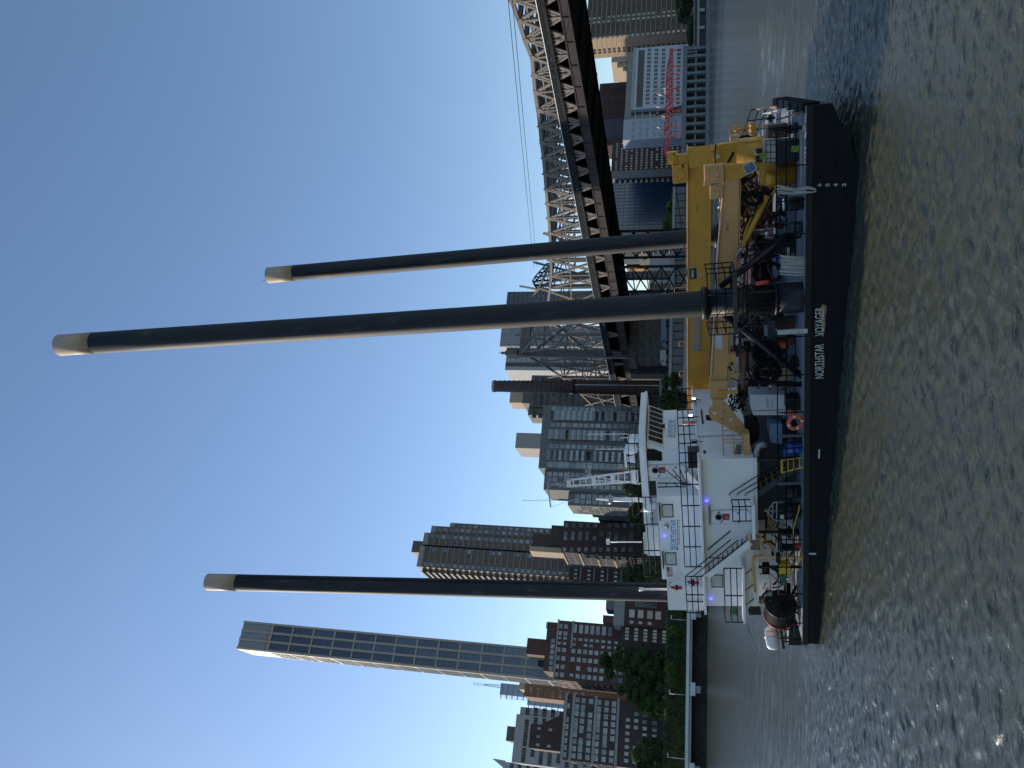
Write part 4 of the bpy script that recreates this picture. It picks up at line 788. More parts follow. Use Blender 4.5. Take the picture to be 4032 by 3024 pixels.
for (y, xx2) in ((440, 2030), (700, 2000)): BT.part('hull_seam', MB().box((T_(QB(xx2, y), 0).x, -.012, -.5), (T_(QB(xx2, y), 0).x + .03, -.001, -.02)), BLACKP)

# --- railings ---
RAILM = mat('railing_black', (.004, .005, .008), .75, var=.3, scale=6, spec=.1)
def railing(T, pts, h, zs, name='railing', r=.028, step=1.45, m=None, posts=True, rr=.024):
    m = m or RAILM; pts = [Vector(p) for p in pts]
    for f_ in zs: T.part(name + '_bar', MB().tube([p + Vector((0, 0, h * f_)) for p in pts], rr, 6), m)
    if posts:
        pm = MB().cyl((0, 0, 0), (0, 0, h + .02), r, n=6).mesh(name + '_post', m)
        for a, b in zip(pts[:-1], pts[1:]):
            L = (b - a).length; n = max(1, int(round(L / step)))
            for k in range(n): T.inst(name + '_post', pm, a + (b - a) * k / n)
        T.inst(name + '_post', pm, pts[-1])
RZ = (1, .66, .33)
railing(BT, [(2.0, 2.6, .02), (2.0, .14, .02), (-3.1, .14, .02)], 1.03, RZ, 'deck_railing'); railing(BT, [(-5.9, .14, .02), (-12.4, .14, .02), (-18.0, .14, .02)], 1.03, RZ, 'deck_railing'); railing(BT, [(-18.7, .14, .02), (-20.45, .14, .02), (-20.45, 3.6, .02)], 1.03, RZ, 'deck_railing', step=.9)
railing(BT, [(-20.4, TW - .2, .02), (.4, TW - .2, .02), (2.6, 8.8, .02)], 1.03, RZ, 'deck_railing', step=2.0)
flat = MB().box((-.05, -.06, 0), (.05, .02, 1.05)).mesh('rail_stanchion', [mat('grey_stanchion', (.07, .08, .09), .6)])
for y in (590, 1110): BT.inst('rail_stanchion', flat, (T_(QA(1950, y), .08).x, .08, .02))
bv = MB().box((-.08, -.09, -.06), (.10, .03, 1.06)).mesh('white_bollard_post', [mat('grimy_white', (.42, .43, .42), .6, var=.3, scale=5)])
BT.inst('white_bollard_post', bv, (T_(QD(1700, 835), .0).x, -.02, 0))

# --- deckhouse ---
NF = .8
xC = T_(QA(1430, 840), NF).x; z2 = T_(QA(1430, 840), NF).z; z3 = T_(QA(848, 840), NF).z; xL2 = T_(QB(1440, 1070), NF).x; HF = 9.5
mh = BT.part('main_house', MB().box((xL2, NF, z2), (xC, HF, z3)), WHITE)
BT.part('panel_seam', MB().box((xC + .001, X_(QA(1000, 603), xC).y, z2 + .02), (xC + .012, X_(QA(1000, 603), xC).y + .05, z3 - .02)), BLACKP, mh)
DKB = mat('dark_blue', (.022, .030, .042), .5, var=.3, scale=2); CREAM = mat('cream_paint', (.42, .41, .38), .55, var=.12, scale=2, stain=(.25, .2, .15), stain_amt=.35)
LT = 3.0; xm = T_(QB(1600, 130), LT).x
BT.part('lower_house', MB().box((xm, LT, .03), (xC - .6, HF, z2 - .005)), DKB); BT.part('lower_house', MB().box((T_(QB(1600, 960), LT).x, LT, .03), (xm - .01, HF, z2 - .006)), WHITE)  # lower house: forward part dark blue, aft part white
ld = boxT(QB, 1492, 1765, 132, 252, LT - .06, .055); BT.part('door', ld, CREAM, label='cream watertight door on the lower deck')
for yy in (1650, 1700): BT.part('door_handle', boxT(QB, 1600, 1640, 190, 200, LT - .10, .03), BLACKP) if yy == 1650 else None
a = T_(QB(1590, 232), LT - .065); BT.part('door_lettering', text_mb('KEEP\nCLOSED\nAT SEA', T_(QB(1625, 238), LT - .064), (1, 0, 0), (0, 0, 1), .42, .30), BLACKP)
BT.part('lower_deck_post', MB().box((xC - .25, NF + .1, .03), (xC - .1, NF + .25, z2 - .01)), BLACKP); BT.part('lower_deck_post', boxT(QB, 1460, 1990, 640, 660, NF + .1, .12), BLACKP); BT.part('lower_deck_post', boxT(QB, 1470, 1940, 260, 278, NF + .2, .12), BLACKP)
BT.part('deck_beam', MB().box((xL2 + .1, NF + .05, z2 - .14), (xC - .05, NF + .2, z2 - .006)), WHITE)
# walkway and landings at second level
land = boxT(QB, 1412, 1458, -60, 345, .02, NF - .03); lx0 = T_(QB(1430, 345), .02).x; lx1 = T_(QA(1430, 1362), .02).x
zl = T_(QB(1412, 150), .02).z; BT.part('landing', MB().box((lx0, .02, zl - .14), (lx1, NF - .005, zl)), WHITE)
railing(BT, [(lx1 - .05, NF - .1, zl), (lx1 - .05, .08, zl), (lx0 + .9, .08, zl)], .80, (1, .64, .30), 'landing_railing', step=1.2)
bl_z = T_(QB(1312, 900), .02).z; bx0, bx1 = T_(QB(1320, 1262), .02).x, T_(QB(1320, 655), .02).x
BT.part('balcony', MB().box((bx0, .02, bl_z - .10), (bx1, NF - .005, bl_z)), WHITE); railing(BT, [(bx0 + .04, NF + .8, bl_z), (bx0 + .04, .08, bl_z), (bx1 - .05, .08, bl_z)], .80, (1, .64, .30), 'balcony_railing', step=1.25)
for y in (720, 900, 1060): BT.part('balcony_bracket', MB().bar(T_(QB(1340, y), .1), T_(QB(1430, y - 70), NF - .02), .05), GREYM)
BT.part('fascia', MB().box((xL2 + .02, NF - .03, z2 - .01), (T_(QB(1400, 420), NF).x, NF - .002, bl_z - .12)), WHITE)
# doors with portholes
SIGN = mat('sign_red', (.30, .03, .05), .5, var=.1)
def door(fn, x0, x1, y0, y1, t, px, py, sx0, sx1, sy0, sy1, label):
    a = T_(fn((x0 + x1) / 2, y1), t).x; b = T_(fn((x0 + x1) / 2, y0), t).x; zt, zb = T_(fn(x0, (y0 + y1) / 2), t).z, T_(fn(x1, (y0 + y1) / 2), t).z
    cx, cz, hw, hh2, rc = (a + b) / 2, (zt + zb) / 2, (b - a) / 2, (zt - zb) / 2, .18
    def rr(e, y, th):
        pts = []
        for (sx_, sz_, a0) in ((1, 1, 0), (-1, 1, 90), (-1, -1, 180), (1, -1, 270)):
            for k in range(5): an = R(a0 + 22.5 * k); pts.append((cx + sx_ * (hw - rc + e * 0) + (rc + e) * math.cos(an), y, cz + sz_ * (hh2 - rc) + (rc + e) * math.sin(an)))
        return MB().prism(pts, (0, th, 0))
    BT.part('door_frame', rr(.05, t - .03, .028), mat('door_frame_grey', (.50, .50, .49), .5, var=.1)); D_ = BT.part('door', rr(0, t - .075, .044), WHITE, label=label)
    c = T_(fn(px, py), t - .08); BT.part('porthole', MB().cyl(c, c + Vector((0, -.03, 0)), .14, n=16), WGLASS, D_); BT.part('porthole_rim', MB().torus(c + Vector((0, -.03, 0)), (0, 1, 0), .15, .018, 20, 6), GREYM, D_)
    BT.part('warning_sign', boxT(fn, sx0, sx1, sy0, sy1, t - .095, .018), SIGN, D_); sa = T_(fn(sx1 - 10, sy1 - 8), t - .1); BT.part('sign_lettering', text_mb('DANGER\nKEEP SHUT', sa, (1, 0, 0), (0, 0, 1), .16, .16), WL, D_)
    for (hx, hy) in ((x0 + 90, y0 + 25), (x0 + 300, y0 + 30), (x0 + 120, y1 - 12), (x0 + 310, y1 - 8)): p = T_(fn(hx, hy), t - .09); BT.part('door_dog', MB().bar(p + Vector((-.05, 0, .06)), p + Vector((.05, 0, -.06)), .03), BLACKP, D_)
door(QB, 962, 1388, 25, 160, NF, 1050, 97, 1090, 1168, 66, 133, 'white door with porthole at the second level landing')
BT.part('door_eyebrow', boxT(QB, 940, 960, 0, 185, NF - .2, .195), mat('eyebrow_grey', (.2, .21, .22), .6)); BT.part('junction_box', boxT(QB, 845, 935, -28, 60, NF - .12, .115), WHITE)
def win(fn, x0, x1, y0, y1, t, pane, label=None, hood=True, th=.03):
    a = T_(fn((x0 + x1) / 2, y1), t); b = T_(fn((x0 + x1) / 2, y0), t); zt, zb = T_(fn(x0, (y0 + y1) / 2), t).z, T_(fn(x1, (y0 + y1) / 2), t).z
    fr = MB(); e = .035
    for bxx in (((a.x, t - th, zb), (b.x, t, zb + e)), ((a.x, t - th, zt - e), (b.x, t, zt)), ((a.x, t - th, zb + e), (a.x + e, t, zt - e)), ((b.x - e, t - th, zb + e), (b.x, t, zt - e))): fr.box(*bxx)
    o = BT.part('window', fr, BLACKP); BT.part('pane', MB().box((a.x + e, t - .012, zb + e), (b.x - e, t - .002, zt - e)), pane, o)
    if hood: BT.part('hood', MB().box((a.x - .08, t - .22, zt + .08), (b.x + .08, t - .002, zt + .13)), BLACKP, o)
win(QB, 970, 1098, 725, 862, NF, PGLASS, hood=False)
# third level
BT.part('upper_deck', MB().box((T_(QB(915, 1162), .3).x, .3, z3 + .002), (xC + .12, HF + .25, z3 + .11)), WHITE); zu = z3 + .11
xu0 = T_(QB(915, 1162), .3).x
rl = T_(QA(632, 1050), .36).z - zu
railing(BT, [(xC + .08, HF, zu), (xC + .08, .36, zu), (T_(QB(660, 640), .36).x, .36, zu)], rl, RZ, 'upper_railing', step=.98)
railing(BT, [(T_(QB(700, 745), .36).x, .36, zu), (xu0 + .05, .36, zu), (xu0 + .05, 3, zu)], rl, RZ, 'upper_railing', step=1.0)
UT = 2.0; ux1 = T_(QA(500, 1252), UT).x; ux0 = T_(QB(600, 775), UT).x; zr = T_(QA(378, 1260), UT).z
uh = BT.part('upper_house', MB().box((ux0, UT, zu + .001), (ux1, HF - .4, zr)), WHITE)
win(QA, 432, 556, 1340, 1482, UT, PGLASS, 'window'); win(QB, 468, 590, 484, 620, UT, PGLASS)
BT.part('side_cabinet', MB().box((T_(QB(590, 1112), 1.4).x, 1.4, zu + .001), (ux0 - .01, 3.4, T_(QB(492, 950), 1.4).z)), WHITE)
BT.part('vent_pipe', MB().tube([T_(QB(490, 885), 1.9), T_(QB(240, 885), 1.9), T_(QB(225, 885), 1.9), T_(QB(182, 885), 1.9)], [.055, .055, .09, .09], 12), WHITE)
# flag and names
F1, F2 = mat('flag_red', (.42, .05, .07), .8), mat('flag_blue', (.05, .06, .16), .8); FW = mat('flag_white', (.7, .68, .66), .8)
fa, fb = T_(QB(550, 748), UT - .004), T_(QB(480, 642), UT - .004); fl_ = MB(); fh = (fb.z - fa.z); fw = fb.x - fa.x
for k in range(13): fl_.box((fa.x, UT - .006, fa.z + fh * k / 13), (fb.x, UT - .003, fa.z + fh * (k + 1) / 13), 0 if k % 2 == 0 else 1)
fl_.box((fb.x - fw * .42, UT - .009, fa.z + fh * 6 / 13), (fb.x, UT - .0065, fb.z), 2)
for i in range(5):
    for j in range(4): fl_.box((fb.x - fw * (.07 + .078 * i), UT - .011, fa.z + fh * (.5 + .115 * j)), (fb.x - fw * (.04 + .078 * i), UT - .0092, fa.z + fh * (.53 + .115 * j)), 1)
BT.part('flag_panel', fl_, [F1, FW, F2], uh, label='striped flag painted beside the aft window')
LB = mat('logo_blue', (.09, .30, .52), .5, var=.05); LG = mat('logo_grey', (.12, .13, .15), .5)
def logo(T, fn, x0, x1, y0, y1, t, sub, col=LB, par=None, on=None):
    g = (lambda uv: X_(uv, on)) if on is not None else (lambda uv: T_(uv, t)); off = Vector((.004, 0, 0)) if on is not None else Vector((0, 0, 0))
    a = g(fn(x1, y1)) + off; b = g(fn(x1, y0)) + off; c = g(fn(x0, y1)); d = b - a; up = Vector((0, 0, 1)); H = c.z - a.z; ax = d.normalized()
    T.part('logo_name', text_mb('N', a + up * H * .26, ax, up, d.length * .135, H * .74, shear=.2, bold=.022), col, par); T.part('logo_name', text_mb('ORTHSTAR', a + d * .15 + up * H * .36, ax, up, d.length * .85, H * .56, shear=.2, bold=.022), col, par, label='blue italic NORTHSTAR lettering')
    T.part('logo_rule', MB().bar(a + up * H * .24 + off, a + d + up * H * .24 + off, .012, .025), LG, par); T.part('logo_subline', text_mb(sub, a + d * .17, ax, up, d.length * .83, H * .15), LG, par)
    T.part('logo_star', MB().bar(a + up * H * .05 + d * .03, a + up * H * .42 + d * .03, .012, .02).bar(a + up * H * .23 - d * .03, a + up * H * .23 + d * .1, .012, .02), LG, par)
logo(BT, QB, 518, 628, 128, 456, UT - .006, 'MARINE SERVICES  EST. 1998', par=uh)
sl_ = T_(QB(475, 195), UT - .1); BT.part('deck_lamp', MB().cyl(sl_ + Vector((0, .1, 0)), sl_, .06, n=10).cyl(sl_, sl_ + Vector((0, -.05, -.1)), .09, .12, 10), GREYM, uh)
# wheelhouse
WT = 3.2; wx = T_(QA(500, 740), WT).x; wz = T_(QA(268, 740), WT).z; wz1 = X_(QA(445, 600), wx).z; wtf = X_(QA(500, 318), wx).y; wl = ux1 - 2.0; LEAN = .34
wh = MB(); prof = [(wl, zu + .001), (wx, zu + .001), (wx, wz1 - .05), (wx + LEAN, wz), (wl, wz)]
wh.prism([(x, WT, z) for x, z in prof], (0, wtf - WT, 0)); whp = BT.part('wheelhouse', wh, WHITE)
sdir = Vector((LEAN, 0, wz - wz1 + .05)).normalized(); nrm = Vector((sdir.z, 0, -sdir.x)); L_ = math.hypot(LEAN, wz - wz1 + .05); nw = 7; bay = (wtf - WT - .5) / nw
for k in range(nw):
    t0 = WT + .42 + bay * k + bay * .13; t1 = t0 + bay * .74; base = Vector((wx, 0, wz1 - .05)) + sdir * (L_ * .10); top = Vector((wx, 0, wz1 - .05)) + sdir * (L_ * .90)
    pw = [base + Vector((0, t0, 0)), base + Vector((0, t1, 0)), top + Vector((0, t1, 0)), top + Vector((0, t0, 0))]; pw = [p + nrm * .01 for p in pw]
    o = BT.part('window', MB().prism(pw, nrm * .015), BLACKP, whp); ins = [(pw[i] + (pw[0] + pw[2] - pw[i] * 2) * .07 + nrm * .018) for i in range(4)]; BT.part('pane', MB().prism(ins, nrm * .004), WGLASS, whp)
BT.part('window', pT(QA, [(272, 742), (340, 740), (432, 775), (436, 862), (425, 872), (285, 868), (270, 855)], WT - .02, .018), BLACKP, whp); BT.part('pane', pT(QA, [(285, 752), (340, 750), (424, 783), (426, 858), (290, 858), (282, 850)], WT - .026, .005), WGLASS, whp)
door(QA, 280, 678, 912, 1045, WT, 358, 972, 395, 468, 940, 1005, 'white wheelhouse side door with porthole')
BT.part('window', boxT(QA, 300, 370, 1090, 1250, WT + .2 - .22, .018), BLACKP, whp)
zroof = wz + .03
rf = MB(); ov = [(wl - .1, WT - .35), (wx + .25, WT - .35), (wx + .85, WT + .3), (wx + .95, wtf + .5), (wx + .2, wtf + 1.2), (wl - .1, wtf + 1.2)]
rf.prism([(x, t, zroof) for x, t in ov], (0, 0, .13)); roof = BT.part('roof', rf, WHITE); BT.part('roof_crown', MB().prism([(x * .985 - .2, t * .96 + .25, zroof + .131) for x, t in ov], (0, 0, .20)), WHITE, roof)
logo(BT, QA, 484, 592, 422, 612, 0, 'TOWING ASSISTANCE  EST. 1998', LB, on=wx + .004, par=whp)
p = X_(QA(478, 490), wx + .25); BT.part('searchlight', MB().tube([p + Vector((0, 0, .22)), p + Vector((0, 0, .18)), p + Vector((0, 0, .06))], [.03, .08, .14], 12).bar(p + Vector((-.25, 0, .2)), p + Vector((0, 0, .2)), .03), BLACKP, whp)
# roof gear
zt_ = zroof + .34
ROOFR = [(wx + .6, WT + .2, zt_ - .2), (wl + .4, WT - .2, zt_ - .2)]
railing(BT, [(wx + .3, wtf, zt_ - .1), (wx + .3, WT + .1, zt_ - .1), (wl + .2, WT, zt_ - .1)], .62, (1, .5), 'roof_railing', step=1.2, rr=.018)
railing(BT, [(ux1 - .1, UT + .1, zr), (ux0 + .1, UT + .1, zr), (ux0 + .1, 5, zr)], .85, RZ, 'roof_railing', step=1.6, rr=.018)
BT.part('locker', boxT(QB, 262, 408, 205, 520, UT + .5, .9), WHITE); BT.part('locker', boxT(QB, 232, 274, 335, 500, UT + .6, .6), mat('cream_plastic', (.6, .56, .42), .5))
BT.part('life_vest_box', boxT(QB, 405, 425, 205, 520, UT + .45, .04), DRED)
m0 = T_(G4(1500, 430), 5.0); m1 = T_(G4(820, 500), 5.0); mm = MB(); w0, w1_ = .30, .17
for k in (-1, 1): mm.bar(m0 + Vector((w0 * k, 0, 0)), m1 + Vector((w1_ * k, 0, 0)), .06, .09)
for k in range(12): f_ = k / 11; c = m0.lerp(m1, f_); ww = w0 + (w1_ - w0) * f_; mm.bar(c + Vector((-ww, 0, 0)), c + Vector((ww, 0, 0)), .05, .05)
for f_ in (.05, .35, .62, .98): c = m0.lerp(m1, f_); ww = w0 + (w1_ - w0) * f_; mm.box((c.x - ww, c.y - .05, c.z - .1), (c.x + ww, c.y + .05, c.z + .1))
BT.part('radar_mast', mm, WHITE); BT.part('mast_stay', MB().bar(T_(G4(1520, 510), 5.2), T_(G4(1000, 420), 5.0), .03).bar(T_(G4(1540, 500), 5.1), T_(G4(1080, 470), 5.0), .03), WHITE)
for (x, y) in ((830, 450), (1035, 400)): c = T_(G4(x, y), 5); BT.part('mast_shelf', MB().box((c.x - .02, 4.8, c.z - .05), (c.x + .28, 5.2, c.z)).cyl(c + Vector((.12, 0, 0)), c + Vector((.12, 0, .22)), .09, n=10), GREYM)
c = T_(G4(1345, 375), 5); BT.part('red_lamp', MB().cyl(c + Vector((0, 0, -.12)), c + Vector((0, 0, .12)), .09, n=10), RED)
yd = T_(G4(640, 510), 5); BT.part('yardarm', MB().bar(T_(G4(625, 480), 5), T_(G4(660, 730), 5), .06).cyl(m1, yd, .06, n=8), GREYM); BT.part('whip_antenna', MB().tube([T_(G4(820, 660), 5), T_(G4(382, 665), 5)], .012, 5).tube([T_(G4(660, 730), 5), T_(G4(1380, 500), 5)], .008, 4), GREYM)
BT.part('radar_scanner', boxT(G4, 1372, 1392, 188, 345, 4.6, .14), WHITE); BT.part('radar_base', MB().tube([T_(G4(1400, 265), 4.67), T_(G4(1480, 265), 4.67)], [.12, .22], 12), WHITE)
c = T_(G4(1430, 165), 4.4); BT.part('satellite_dome', MB().tube([c + Vector((0, 0, -.34)), c + Vector((0, 0, -.2)), c, c + Vector((0, 0, .2)), c + Vector((0, 0, .28))], [.18, .27, .30, .24, .08], 16), WHITE)
c = T_(G4(1455, 65), 4.4); BT.part('satellite_dome', MB().tube([c + Vector((0, 0, -.28)), c, c + Vector((0, 0, .22)), c + Vector((0, 0, .27))], [.2, .25, .2, .08], 16), WHITE)
for (xa, xb, y) in ((1085, 1560, 165), (1020, 1500, 20), (1330, 1440, 55)): BT.part('whip_antenna', MB().tube([T_(G4(xb, y), 4.8), T_(G4(xa, y + 5), 4.8)], .022, 6), WHITE)
wp0, wp1 = T_(G4(1690, 660), 4), T_(G4(1100, 648), 4); wpm = T_(G4(1235, 655), 4); BT.part('white_pole', MB().tube([wp0, wpm, wpm + Vector((0, 0, .02)), wp1], [.13, .11, .06, .05], 10), WHITE); BT.part('pole_collar', MB().cyl(wpm + Vector((0, 0, -.06)), wpm + Vector((0, 0, .06)), .26, n=12), GREYM)
BT.part('covered_davit', MB().tube([T_(G4(1690, 720), 3), T_(G4(1620, 730), 3), T_(G4(1560, 745), 3)], [.12, .28, .16], 10), WHITE); lb_ = T_(G4(1220, 1065), 4.5); BT.part('camera_pole', MB().tube([T_(G4(1545, 1068), 4.5), lb_], .035, 8).box((lb_.x - .12, 4.4, lb_.z - .05), (lb_.x + .12, 4.6, lb_.z + .12)), WHITE)
# lamps: two floodlight lenses and the blue lamps glow
LAMP = emit('floodlight_glow', (1, .97, .9), 6); BLED = emit('blue_lamp', (.05, .05, 1), 9)
def flood(fn, x, y, t, lit, on=None):
    p = X_(fn(x, y), on) if on is not None else T_(fn(x, y), t); o = BT.part('floodlight', MB().box((p.x - .06, p.y - .14, p.z - .12), (p.x + .04, p.y + .14, p.z + .12)).bar(p + Vector((0, 0, -.12)), p + Vector((-.05, 0, -.4)), .03), BLACKP); BT.part('lens', MB().box((p.x + .041, p.y - .10, p.z - .08), (p.x + .055, p.y + .10, p.z + .08)), LAMP if lit else GREYM, o)
flood(QA, 778, 202, 0, True, xC + .2); flood(QA, 745, 385, 0, True, xC + .2); flood(QA, 782, 655, 0, False, xC + .2)
for (fn, x, y, t) in ((QA, 920, 1305, NF - .06), (QB, 460, 305, UT - .06), (QB, 968, 990, NF - .06)): p = T_(fn(x, y), t); BT.part('blue_lamp', MB().tube([p + Vector((0, 0, .05)), p, p + Vector((0, 0, -.05))], [.03, .045, .02], 10), BLED)
BT.part('light_bar', MB().box((xC + .01, X_(QA(866, 470), xC).y, X_(QA(876, 400), xC).z), (xC + .10, X_(QA(866, 330), xC).y, X_(QA(860, 400), xC).z)), BLACKP); BT.part('window', MB().box((xC + .002, X_(QA(950, 430), xC).y, X_(QA(990, 400), xC).z), (xC + .03, X_(QA(950, 375), xC).y, X_(QA(910, 400), xC).z)), WGLASS)
BT.part('cable_box', MB().box((xC + .002, X_(QA(895, 790), xC).y, X_(QA(910, 780), xC).z), (xC + .07, X_(QA(895, 770), xC).y, X_(QA(882, 780), xC).z)), BLACKP)
# stairs
def stairs(fn, top, bot, t, w, n, m, tread, rails=None, name='stair'):
    a, b = T_(fn(*top), t), T_(fn(*bot), t)
    for tt in (t, t + w): BT.part(name + '_stringer', MB().bar((a.x, tt, a.z), (b.x, tt, b.z), .06, .26), m)
    for k in range(n): c = a.lerp(b, (k + .5) / n); BT.part(name + '_tread', MB().box((c.x - .13, t + .04, c.z - .02), (c.x + .13, t + w - .04, c.z + .03)), tread)
sw = mat('stair_tread_yellow', (.42, .33, .06), .7, var=.3, scale=6); GRT = mat('grey_grating', (.22, .21, .18), .7, var=.3, scale=10)
stairs(QB, (925, 750), (1395, 375), .10, .62, 9, WHITE, GRT)
for (a, b) in (((690, 745), (1180, 345)), ((770, 745), (1262, 350)), ((862, 745), (1345, 360))): BT.part('stair_handrail', MB().tube([T_(QB(*a), .1), T_(QB(*b), .1)], .024, 6), RAILM)
BT.part('stair_handrail', MB().tube([T_(QB(930, 455), NF - .05), T_(QB(1178, 250), NF - .05)], .024, 6), RAILM); BT.part('stair_post', MB().cyl(T_(QB(935, 542), .1), T_(QB(1165, 545), .1), .024, n=6), RAILM)
stairs(QA, (1420, 1270), (1950, 900), .95, .9, 8, DKB, sw)
for (a, b, c) in (((1165, 1245), (1420, 1065), (1790, 860)), ((1250, 1245), (1430, 1125), (1800, 900)), ((1340, 1250), (1440, 1175), (1810, 940))): BT.part('stair_handrail', MB().tube([T_(QA(*a), .7), T_(QA(a[0] + 5, a[1] - 20), .7), T_(QA(*b), .7), T_(QA(*c), .95)], .024, 6), RAILM)
for (a, b, c) in (((1170, 1330), (1420, 1130), (1700, 980)), ((1270, 1330), (1430, 1210), (1720, 1020))): BT.part('stair_handrail', MB().tube([T_(QA(*a), 1.6), T_(QA(a[0] + 5, a[1] - 20), 1.6), T_(QA(*b), 1.6), T_(QA(*c), 1.8)], .024, 6), RAILM)
stairs(QA, (690, 1010), (850, 1165), 1.2, .7, 3, WHITE, sw); 
for k in range(3): BT.part('stair_handrail', MB().tube([T_(QA(470 + 80 * k, 965), 1.2), T_(QA(620 + 30 * k, 1090), 1.1), T_(QA(690 + 20 * k, 1140), 1.1)], .022, 6), RAILM)
BT.part('ladder', MB().bar(T_(QA(385, 1112), UT - .3), T_(QA(690, 1112), UT - .3), .04).bar(T_(QA(385, 1155), UT - .3), T_(QA(690, 1150), UT - .3), .04).bar(T_(QA(480, 1112), UT - .3), T_(QA(480, 1155), UT - .3), .03).bar(T_(QA(560, 1112), UT - .3), T_(QA(620, 1155), UT - .3), .03), RAILM)

# ---------------- spuds ----------------
FS = T_((1818, 2600), .65); SR = .52
def spud(label, foot, t, top_uv, capf, rack_ang, z_foot):
    f0 = T_(foot, t); tp = T_(top_uv, t); d = (tp - f0).normalized(); base = f0 + d * ((z_foot - f0.z) / d.z)
    T = bthing('spud_leg', label, 'spud leg', base, 'spud legs of the work boat'); L = (tp - base).length; cut = base + d * (L * capf)
    T.part('shaft', MB().tube([base] + [base + d * (L * capf * k / 12) for k in range(1, 13)], SR, 40), SPUD)
    cp = T.part('cap', MB().tube([cut, tp], SR + .004, 40), CAPM)
    T.part('lifting_lug', MB().bar(tp + Vector((.1, -.05, 0)), tp + Vector((.1, -.05, .14)), .16, .05), GALV, cp); T.part('marker_rod', MB().cyl(tp + Vector((-.3, 0, -.3)), tp + Vector((-.3, 0, .5)), .018, n=5), STEELD, cp)
    u = Vector((math.cos(rack_ang), math.sin(rack_ang), 0)); s = Vector((-u.y, u.x, 0)); rk = MB(); nT_ = int(L * capf / .17)
    rk.bar(base + u * (SR + .015), cut + u * (SR + .015), .16, .05, up=u)
    for k in range(nT_): c = base + d * (.17 * k + .05) + u * (SR + .05); rk.box((c.x - .05, c.y - .07, c.z - .04), (c.x + .05, c.y + .07, c.z + .04))
    T.part('rack', rk, SPUD); return T, base, d
S1, b1, d1 = spud('nearest and tallest spud leg, beside the near side of the hull', (1818, 2600), .65, (1665, 238), .948, R(60), -3.5)
S2, b2, d2 = spud('spud leg at the far side, right of the nearest one and shortest', (2074.5, 2590), 15.75, (1940, 1058), .945, R(-98), -3.5)
S3, b3, d3 = spud('spud leg at the stern left of the deckhouse', (694.6, 2500), 6.9, (733, 820), .945, R(-10), -3.5)
# jack tower of the nearest spud
JT = bthing('jack_tower', 'black sleeve tower with caged platform around the nearest spud', 'jack tower', (FS.x, .65, 0))
def ax(z, b=b1, d=d1): return b + d * ((z - b.z) / d.z)
zj = lambda x: T_(QD(x, 500), .1).z
SLV = mat('sleeve_black', (.009, .011, .014), .5, var=.5, scale=2.5, spec=.3, stain=(.04, .028, .02), stain_amt=.40, stain_scale=2, stretch=(2, 2, .6))
JT.part('lower_sleeve', MB().tube([ax(-.9), ax(zj(1400))], SR + .09, 40), SLV); JT.part('upper_sleeve', MB().tube([ax(zj(1400) + .001), ax(zj(650))], SR + .045, 40), SLV)
for x, r_ in ((1405, .15), (1065, .13), (950, .12)): JT.part('collar_ring', MB().tube([ax(zj(x) - .05), ax(zj(x) + .05)], SR + r_, 40), SLV)
JT.part('top_collar', MB().tube([ax(zj(655)), ax(zj(600)), ax(zj(585))], [SR + .16, SR + .16, SR + .12], 12), SLV)
for k in range(8): an = k * math.pi / 4; c = ax(zj(1240)); JT.part('stiffener', MB().box((c.x + math.cos(an) * (SR + .06) - .03, c.y + math.sin(an) * (SR + .06) - .03, zj(1385)), (c.x + math.cos(an) * (SR + .12) + .03, c.y + math.sin(an) * (SR + .12) + .03, zj(1085))), SLV)
px0, px1 = T_(QD(950, 868), -.25).x, T_(QD(950, 195), -.25).x; pzl = T_(QD(955, 500), -.25).z; pzt = T_(QD(655, 500), -.25).z
RB = mat('rusty_black', (.045, .032, .026), .7, var=.6, scale=8)
for (a, b) in (((px0, -.25), (px1, -.25)), ((px0, 1.6), (px1, 1.6)), ((px0, -.25), (px0, 1.6)), ((px1, -.25), (px1, 1.6))): JT.part('platform_beam', MB().bar((a[0], a[1], pzl), (b[0], b[1], pzl), .09, .14), RB)
gr = MB()
for k in range(14):
    xk = px0 + (px1 - px0) * (k + .5) / 14
    if abs(xk - ax(pzl).x) > .66: gr.box((xk - .015, -.2, pzl - .02), (xk + .015, 1.55, pzl + .02))
JT.part('platform_grating', gr, RB)
railing(JT, [(px0, 1.6, pzl), (px0, -.25, pzl), (px1, -.25, pzl), (px1, 1.6, pzl)], pzt - pzl, (1, .68, .36), 'cage', step=.85, rr=.022)
for (y, sgn) in ((460, 1), (640, -1)): JT.part('knee_brace', MB().bar((px1 if sgn > 0 else px0, -.2, pzl - .05), (ax(zj(1150)).x + sgn * (SR + .05), .1, zj(1150)), .04), RB)
JT.part('brace_pipe', MB().cyl(T_(QF(150, 1230), .9), T_(QF(1420, 320), .9), .125, n=14), BLACKP); JT.part('brace_pipe', MB().cyl(T_(QD(830, 660), .9), T_(QD(1690, 1340), .9), .13, n=14), BLACKP)
JT.part('brace_pipe', MB().cyl(T_(QF(700, 700), 1.0) , T_(QF(1590, 340), 1.0), .05, n=8), BLACKP)
lb = T_(QD(530, 215), .3); JT.part('lamp_pole', MB().cyl(T_(QD(660, 225), .3), lb, .02, n=6), GREYM); JT.part('work_lamp', boxT(QD, 458, 535, 158, 275, .28, .12), BLACKP); JT.part('lamp_lens', boxT(QD, 478, 500, 175, 258, .262, .015), GREYM)
